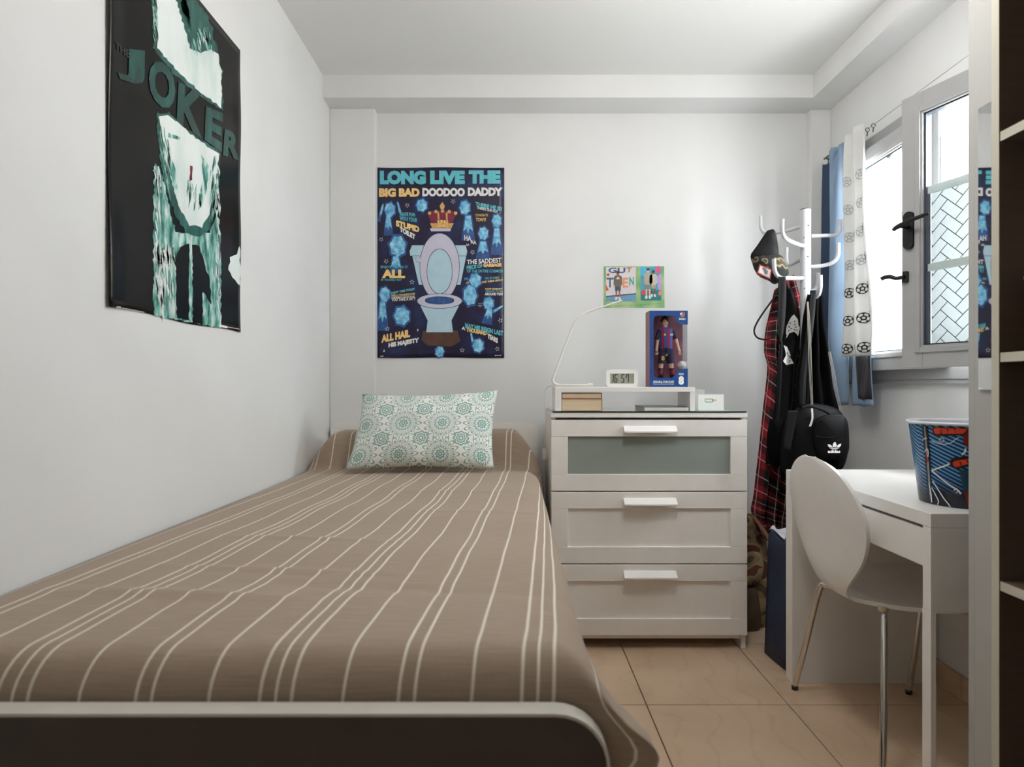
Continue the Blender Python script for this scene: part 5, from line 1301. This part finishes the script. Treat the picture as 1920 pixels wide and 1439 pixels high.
# cross-body strap on the near-left hook + cord loop
cb_ = empty('shoulder_bag', P(1464, 700, 2.36), 'slim black shoulder bag on long straps from the lower left hook', 'bag')
drape('strap', SPX([(1460, 519), (1459, 560), (1458, 610), (1461, 640)], 2.345), SPX([(1473, 519), (1474, 560), (1471, 610), (1465, 645)], 2.345), M_STRAP, 1, 0.002, 0.003, nu=8, nv=16, parent=cb_)
drape('strap', SPX([(1461, 640), (1459, 700), (1456, 760), (1452, 800)], 2.35), SPX([(1467, 640), (1466, 700), (1462, 770), (1460, 800)], 2.35), M_LEA, 1, 0.002, 0.003, nu=8, nv=16, parent=cb_)
inflate('pouch', smpoly([(1446, 786), (1465, 784), (1474, 800), (1472, 846), (1462, 874), (1446, 872), (1439, 846), (1440, 810)], 4), 2.36, 0.07, M_FAB, cb_)
mb = MB(); mb.tube(smooth_path(SPX([(1458, 543), (1450, 560), (1433, 584), (1419, 606), (1414, 622), (1421, 634), (1438, 637), (1452, 630), (1459, 622)], 2.37), 6), 0.0036, M_LEA, 8); mb.build('belt_loop', cb_)
# cap
cp = empty('baseball_cap', P(1440, 480, 2.42), 'black and camouflage cap with a red framed badge on the upper left hook', 'cap')
inflate('peak', smpoly([(1438, 433), (1450, 430), (1455, 440), (1460, 478), (1452, 492), (1430, 492), (1407, 482), (1420, 460)], 3), 2.40, 0.03, M_LEA, cp)
inflate('crown', smpoly([(1408, 482), (1430, 478), (1460, 478), (1470, 492), (1478, 512), (1472, 520), (1455, 533), (1444, 527), (1420, 514)], 3), 2.41, 0.09, M_CAMOD, cp)
def badge(dy): return lambda a, b, l: P(1395+a/11.99, 420+b/11.99, 2.358-0.0006*l)
mb = MB(); bf = badge(0)
mb.flat([(345, 900), (620, 1020), (600, 1250), (290, 1120)], bf, M_DRED, 0); mb.flat([(360, 930), (605, 1040), (575, 1225), (315, 1095)], bf, mat('badge_pink', (220, 150, 150), .5), 1)
mb.flat([(370, 955), (585, 1050), (560, 1195), (335, 1085)], bf, mat('badge_pale', (206, 204, 200), .5), 2); mb.flat(rag([(400, 990), (470, 990), (540, 1070), (520, 1150), (460, 1130), (440, 1060)], 6), bf, mat('badge_grey', (96, 110, 112), .5), 3)
bo_ = mb.build('badge', cp, solid=0.002)
# black striped strap cloths on the near-right hook
M_PIPE = mat('piping_cream', (170, 162, 150), .7, noise=.03)
tj = empty('track_jacket', P(1530, 660, 2.37), 'black track jacket with white piping hanging from the lower right hook', 'jacket')
drape('body', SPX([(1515, 552), (1508, 600), (1503, 660), (1498, 700), (1494, 770)], 2.36), SPX([(1543, 556), (1545, 610), (1555, 670), (1567, 730), (1580, 785)], 2.40), M_FAB, 3, 0.020, 0.004, parent=tj)
mb = MB()
for k in range(3):
    mb.tube(smooth_path(SPX([(1513+k*1.2, 566), (1515+k*2.2, 620), (1517+k*2.4, 690), (1521+k*1.6, 765), (1520+k*2.2, 800)], 2.318), 5), 0.0007, M_PIPE, 6)
    mb.tube(smooth_path(SPX([(1553+k*2, 660), (1560+k*2.4, 700), (1568+k*2.4, 745), (1577+k*2.6, 782)], 2.350), 5), 0.0007, M_PIPE, 6)
mb.build('piping', tj)
# backpack
bp_ = empty('backpack', P(1535, 830, 2.30), 'black backpack with a white three-leaf logo on its front pouch, hanging behind the chair', 'backpack')
inflate('main_body', smpoly([(1500, 762), (1530, 757), (1570, 768), (1584, 800), (1586, 850), (1572, 884), (1530, 905), (1490, 900), (1466, 880), (1462, 830), (1475, 790)], 4), 2.33, 0.17, M_NYL, bp_)
fpch = inflate('front_pouch', smpoly([(1533, 785), (1545, 779), (1575, 778), (1587, 790), (1590, 830), (1588, 850), (1578, 860), (1560, 864), (1538, 858), (1528, 840), (1526, 810)], 4), 2.235, 0.09, M_NYL, bp_)
inflate('flap', smpoly([(1532, 862), (1560, 864), (1576, 868), (1580, 877), (1566, 886), (1545, 884)], 3), 2.26, 0.03, M_FAB, bp_)
mb = MB(); mb.tube(smooth_path(SPX([(1530, 818, 2.215), (1550, 821, 2.194), (1570, 818, 2.194), (1588, 815, 2.215)], 0), 5), 0.0018, M_STRAP, 6); mb.tube(smooth_path(SPX([(1532, 790, 2.21), (1550, 782, 2.205), (1575, 782, 2.205)], 0), 5), 0.0018, M_STRAP, 6); mb.build('zip', fpch)
mb = MB(); mb.tube(smooth_path(SPX([(1504, 766, 2.24), (1518, 762, 2.24), (1540, 768, 2.24), (1555, 776, 2.24)], 0), 5), 0.006, M_STRAP, 8); mb.build('grab_handle', bp_)
drape('side_strap', SPX([(1478, 770), (1474, 800), (1470, 840)], 2.25), SPX([(1496, 770), (1490, 800), (1482, 845)], 2.25), M_STRAP, 1, 0.002, 0.004, nu=6, nv=10, parent=bp_)
lf = lambda a, b, l: P(1460+a/9.594, 750+b/9.594, 2.183-0.0003*l)
mb = MB()
mb.flat([(1014, 755), (1035, 785), (1043, 820), (1036, 850), (975, 850), (972, 815), (985, 780)], lf, M_PWH, 1)
mb.flat([(882, 800), (925, 805), (962, 835), (970, 855), (905, 855), (888, 830)], lf, M_PWH, 1); mb.flat([(1125, 790), (1120, 825), (1095, 855), (1042, 855), (1050, 830), (1085, 798)], lf, M_PWH, 1)
mb.flat([(908, 862), (1095, 862), (1082, 874), (925, 874)], lf, M_PWH, 1); mb.flat([(938, 881), (1068, 881), (1045, 893), (965, 893)], lf, M_PWH, 1)
text(mb, 'adidas', rq(885, 902, 1108, 960), lf, M_PWH, 1, 0.05)
mb.build('logo', fpch)
# straps from the hook down to the pack
drape('shoulder_strap', SPX([(1520, 545, 2.34), (1512, 620, 2.33), (1501, 700, 2.32), (1498, 765, 2.30)], 0), SPX([(1530, 545, 2.34), (1524, 620, 2.33), (1512, 700, 2.32), (1510, 765, 2.30)], 0), M_NYL, 1, 0.002, 0.006, nu=6, nv=16, parent=bp_)
mb = MB()
for k in range(3): mb.tube(smooth_path(SPX([(1521+k*1.3, 766, 2.235), (1522+k*1.2, 785, 2.232), (1517+k*1.6, 800, 2.232)], 0), 4), 0.0011, M_PWH, 6)
mb.build('cord_ends', bp_)

# camouflage backpack and navy bag on the floor
cmb = empty('camouflage_backpack', P(1418, 1190, 2.60)*1.0, 'sand camouflage backpack standing on the floor between dresser and coat stand', 'backpack')
inflate('main_body', smpoly([(1375, 985), (1405, 965), (1424, 985), (1432, 1010), (1440, 1060), (1436, 1100), (1432, 1150), (1430, 1188), (1380, 1188), (1370, 1060)], 4), 2.66, 0.20, M_CAMO, cmb)
inflate('pocket', smpoly([(1380, 1040), (1420, 1035), (1432, 1060), (1424, 1090), (1405, 1098), (1380, 1095)], 4), 2.56, 0.06, M_CAMO, cmb)
inflate('side_pocket', smpoly([(1380, 1100), (1412, 1100), (1422, 1120), (1424, 1180), (1380, 1182)], 4), 2.57, 0.06, mat('brown_canvas', (86, 70, 52), .8, bump=.3, noise=.1), cmb)
mb = MB(); mb.tube(smooth_path(SPX([(1402, 965, 2.58), (1412, 968, 2.55), (1426, 986, 2.50), (1440, 1008, 2.46), (1446, 1022, 2.46)], 0), 6), 0.010, mat('strap_brown', (124, 94, 68), .8, bump=.3, noise=.08), 10, sy=0.4); mb.build('strap', cmb)
nb = empty('shopping_bag', (1.12, 2.29, 0), 'tall navy shopping bag with white lining on the floor beside the desk end', 'bag')
M_NB = mat('navy_bag', (30, 42, 66), 0.6, noise=.05, bump=.1)
c4 = [(0.992, 2.345), (1.010, 2.195), (1.235, 2.195), (1.235, 2.32)]; t4 = [(1.000, 2.325), (1.018, 2.205), (1.235, 2.215), (1.235, 2.30)]
def ring(t, off=0, zz=None):
    pts = []
    for k in range(4):
        a0 = Vector(c4[k]).lerp(Vector(t4[k]), t); a1 = Vector(c4[(k+1) % 4]).lerp(Vector(t4[(k+1) % 4]), t)
        for j in range(8):
            q = a0.lerp(a1, j/8); s_ = math.sin(PI*j/8)
            cc = Vector((1.12, 2.265)); q = q+(q-cc).normalized()*(0.010*s_*math.sin(7*t+k)-off)
            pts.append((q.x, q.y, (0.005+0.475*t+(0.012*math.sin(k*2+j*.6) if t > .95 else 0)) if zz is None else zz))
    return pts
mb = MB(); rings_ = [ring(i/10) for i in range(11)]; v = [p for r in rings_ for p in r]; n = 32
mb.add(v, [(i*n+k, i*n+(k+1) % n, (i+1)*n+(k+1) % n, (i+1)*n+k) for i in range(10) for k in range(n)], M_NB, smooth=True); mb.add(rings_[0], [list(range(n))], M_NB)
mb.build('body', nb, solid=0.003)
mb = MB(); rr_ = [ring(0.4, .012), ring(.9, .010), [(a, b, c+0.02+0.008*math.sin(i*1.3)) for i, (a, b, c) in enumerate(ring(1.0, .008))], [(a, b, c+0.012) for a, b, c in ring(1.0, -0.002)]]
v = [p for r in rr_ for p in r]; mb.add(v, [(i*n+k, i*n+(k+1) % n, (i+1)*n+(k+1) % n, (i+1)*n+k) for i in range(3) for k in range(n)], mat('white_liner', (214, 216, 228), .4, noise=.02), smooth=True); mb.build('liner', nb)

# ------------------------------------------------------------------ curtains on the wire
XW_, ZW_ = 1.452, 2.103
cw = empty('curtain_wire', (XW_, 2.3, ZW_), 'thin curtain wire with clips stretched along the window wall', 'wire')
MB().tube([(XW_, 1.36, ZW_+.004), (XW_, 2.50, ZW_-.002)], 0.0011, M_STEEL, 6).build('wire', cw)
MB().tube([(XW_, 2.50, ZW_-.002), (XW_-.002, 2.775, ZW_+.004)], 0.0045, mat('wire_sleeve', (110, 106, 100), .5, noise=.1), 8).build('sleeve', cw)
MB().tube([(XW_, 2.765, ZW_+.002), (XR, 2.765, ZW_+.002)], 0.004, M_STEEL, 8).build('bracket', cw)
for yy in (2.74, 2.68, 2.62, 2.56, 2.515, 2.44, 2.40):
    mb = MB(); mb.tube([Vector((XW_+0.008*math.cos(t), yy, ZW_-0.004+0.008*math.sin(t))) for t in [2*PI*k/14 for k in range(14)]], 0.0013, M_ALU_D, 6, closed=True)
    mb.tube([(XW_, yy, ZW_-.012), (XW_-.002, yy, ZW_-.03)], 0.002, M_ALU_D, 6); mb.build('clip', cw)
bc = empty('blue_curtain', (XW_, 2.6, 1.0), 'blue lined curtain gathered in the corner behind the coat stand', 'curtain')
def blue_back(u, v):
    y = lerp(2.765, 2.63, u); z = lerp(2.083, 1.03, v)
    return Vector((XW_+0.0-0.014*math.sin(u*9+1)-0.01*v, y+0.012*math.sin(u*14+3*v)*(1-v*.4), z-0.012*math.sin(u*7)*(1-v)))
MB().grid(blue_back, 24, 40, M_BLUESHADE).build('back_fold', bc, solid=0.002)
def blue_front(u, v):
    g1 = math.exp(-v*9)              # gathers near the clips
    y = lerp(2.655-0.02*g1, 2.517, u); z = lerp(2.085, 0.972, v)+0.004*math.sin(7*u)
    x = XW_-0.030-0.040*math.sin(PI*min(1, u*1.15))*(1-0.5*g1)-0.016*math.sin(u*22)*g1-0.004*math.sin(v*6+u*9)
    return Vector((x, y+0.018*math.sin(u*13+2)*g1, z))
MB().grid(blue_front, 36, 50, M_BLUE).build('front_fold', bc, solid=0.002)
def blue_tail(u, v):
    y = lerp(2.505, 2.375, u); z = lerp(1.195, 0.968, v)+0.003*math.sin(9*u)
    return Vector((XW_-0.018-0.008*math.sin(u*8+2*v), y, z))
MB().grid(blue_tail, 16, 16, M_BLUE).build('hem_corner', bc, solid=0.002)
def tail_patch(u, v):
    q = blue_tail(lerp(0.24, 1.0, u), lerp(0.0, 0.87, v)); return q+Vector((-0.004, 0, 0))
MB().grid(tail_patch, 10, 10, mat('dark_lining', (48, 44, 50), .45, noise=.25, nscale=14)).build('dark_lining', bc, solid=0.001)
wc = empty('football_curtain', (XW_, 2.45, 1.17), 'thin white curtain printed with black footballs hanging in front of the blue one', 'curtain')
def white_c(u, v):
    y = lerp(2.512, 2.375-0.065*sm(.1, .9, v), u); z = lerp(2.108, 1.173, v)
    amp = 0.020*(0.5+0.5*v)
    return Vector((XW_-0.046-amp*math.sin(u*2*PI*2.2+0.6+0.4*math.sin(3*v))-0.006*math.sin(5*u+7*v), y, z-0.008*math.sin(u*6)*(1-v)))
wcc = MB().grid(white_c, 60, 40, M_SHEER).build('cloth', wc, solid=0.0012)
mb = MB(); M_FB = mat('football_print_black', (30, 30, 36), .7); M_FBG = mat('football_print_grey', (176, 178, 182), .7)
def cpt(a, b): 
    e = 1e-3; p = white_c(a, b); n_ = (white_c(min(1, a+e), b)-white_c(a-e, b)).cross(white_c(a, b+e)-white_c(a, b-e)).normalized()
    if n_.x > 0: n_ = -n_
    return p+n_*0.0022
def stroke(pts, w_, m_):
    for i in range(len(pts)-1):
        a, b = Vector(pts[i]), Vector(pts[i+1]); n_ = Vector((-(b-a).y, (b-a).x)); 
        if n_.length < 1e-9: continue
        n_ = Vector((n_.x, n_.y)).normalized(); A = [a-n_*w_, b-n_*w_, b+n_*w_, a+n_*w_]
        mb.add([cpt(max(0.01, min(.99, q.x/0.26)), max(.001, min(.999, q.y/0.935))) for q in A], [(0, 1, 2, 3)], m_)
def football(cx, cy, m_, r=0.020):
    stroke([(cx+r*math.cos(t), cy+r*math.sin(t)) for t in [2*PI*k/20 for k in range(21)]], 0.0016, m_)
    pen = [(cx+r*.42*math.sin(2*PI*k/5), cy-r*.42*math.cos(2*PI*k/5)) for k in range(6)]
    stroke(pen, 0.0024, m_)
    for k in range(5):
        a = 2*PI*k/5; stroke([(cx+r*.42*math.sin(a), cy-r*.42*math.cos(a)), (cx+r*math.sin(a), cy-r*math.cos(a))], 0.0014, m_)
        stroke([(cx+r*.95*math.sin(a-.25), cy-r*.95*math.cos(a-.25)), (cx+r*.95*math.sin(a+.25), cy-r*.95*math.cos(a+.25))], 0.003, m_)
for row in range(7):
    for cI in range(4):
        cx = 0.035+0.064*cI; cy = 0.20+row*0.117
        m_ = M_FBG if row < 2 or (row < 4 and cI % 2 == 0) else M_FB
        football(cx, min(cy, 0.905), m_)
mb.build('football_print', wc)

# flat print and stitching too fine to pick apart piece by piece
for o in COL.objects:
    if o.parent and o.name.split('.')[0] in ('lettering', 'artwork', 'label_print', 'digits', 'handwriting', 'print', 'football_print', 'white_print', 'chest_print', 'piping', 'cord_ends', 'herringbone_print', 'logo', 'left_photo', 'right_photo', 'badge', 'zip'):
        o['kind'] = 'stuff'
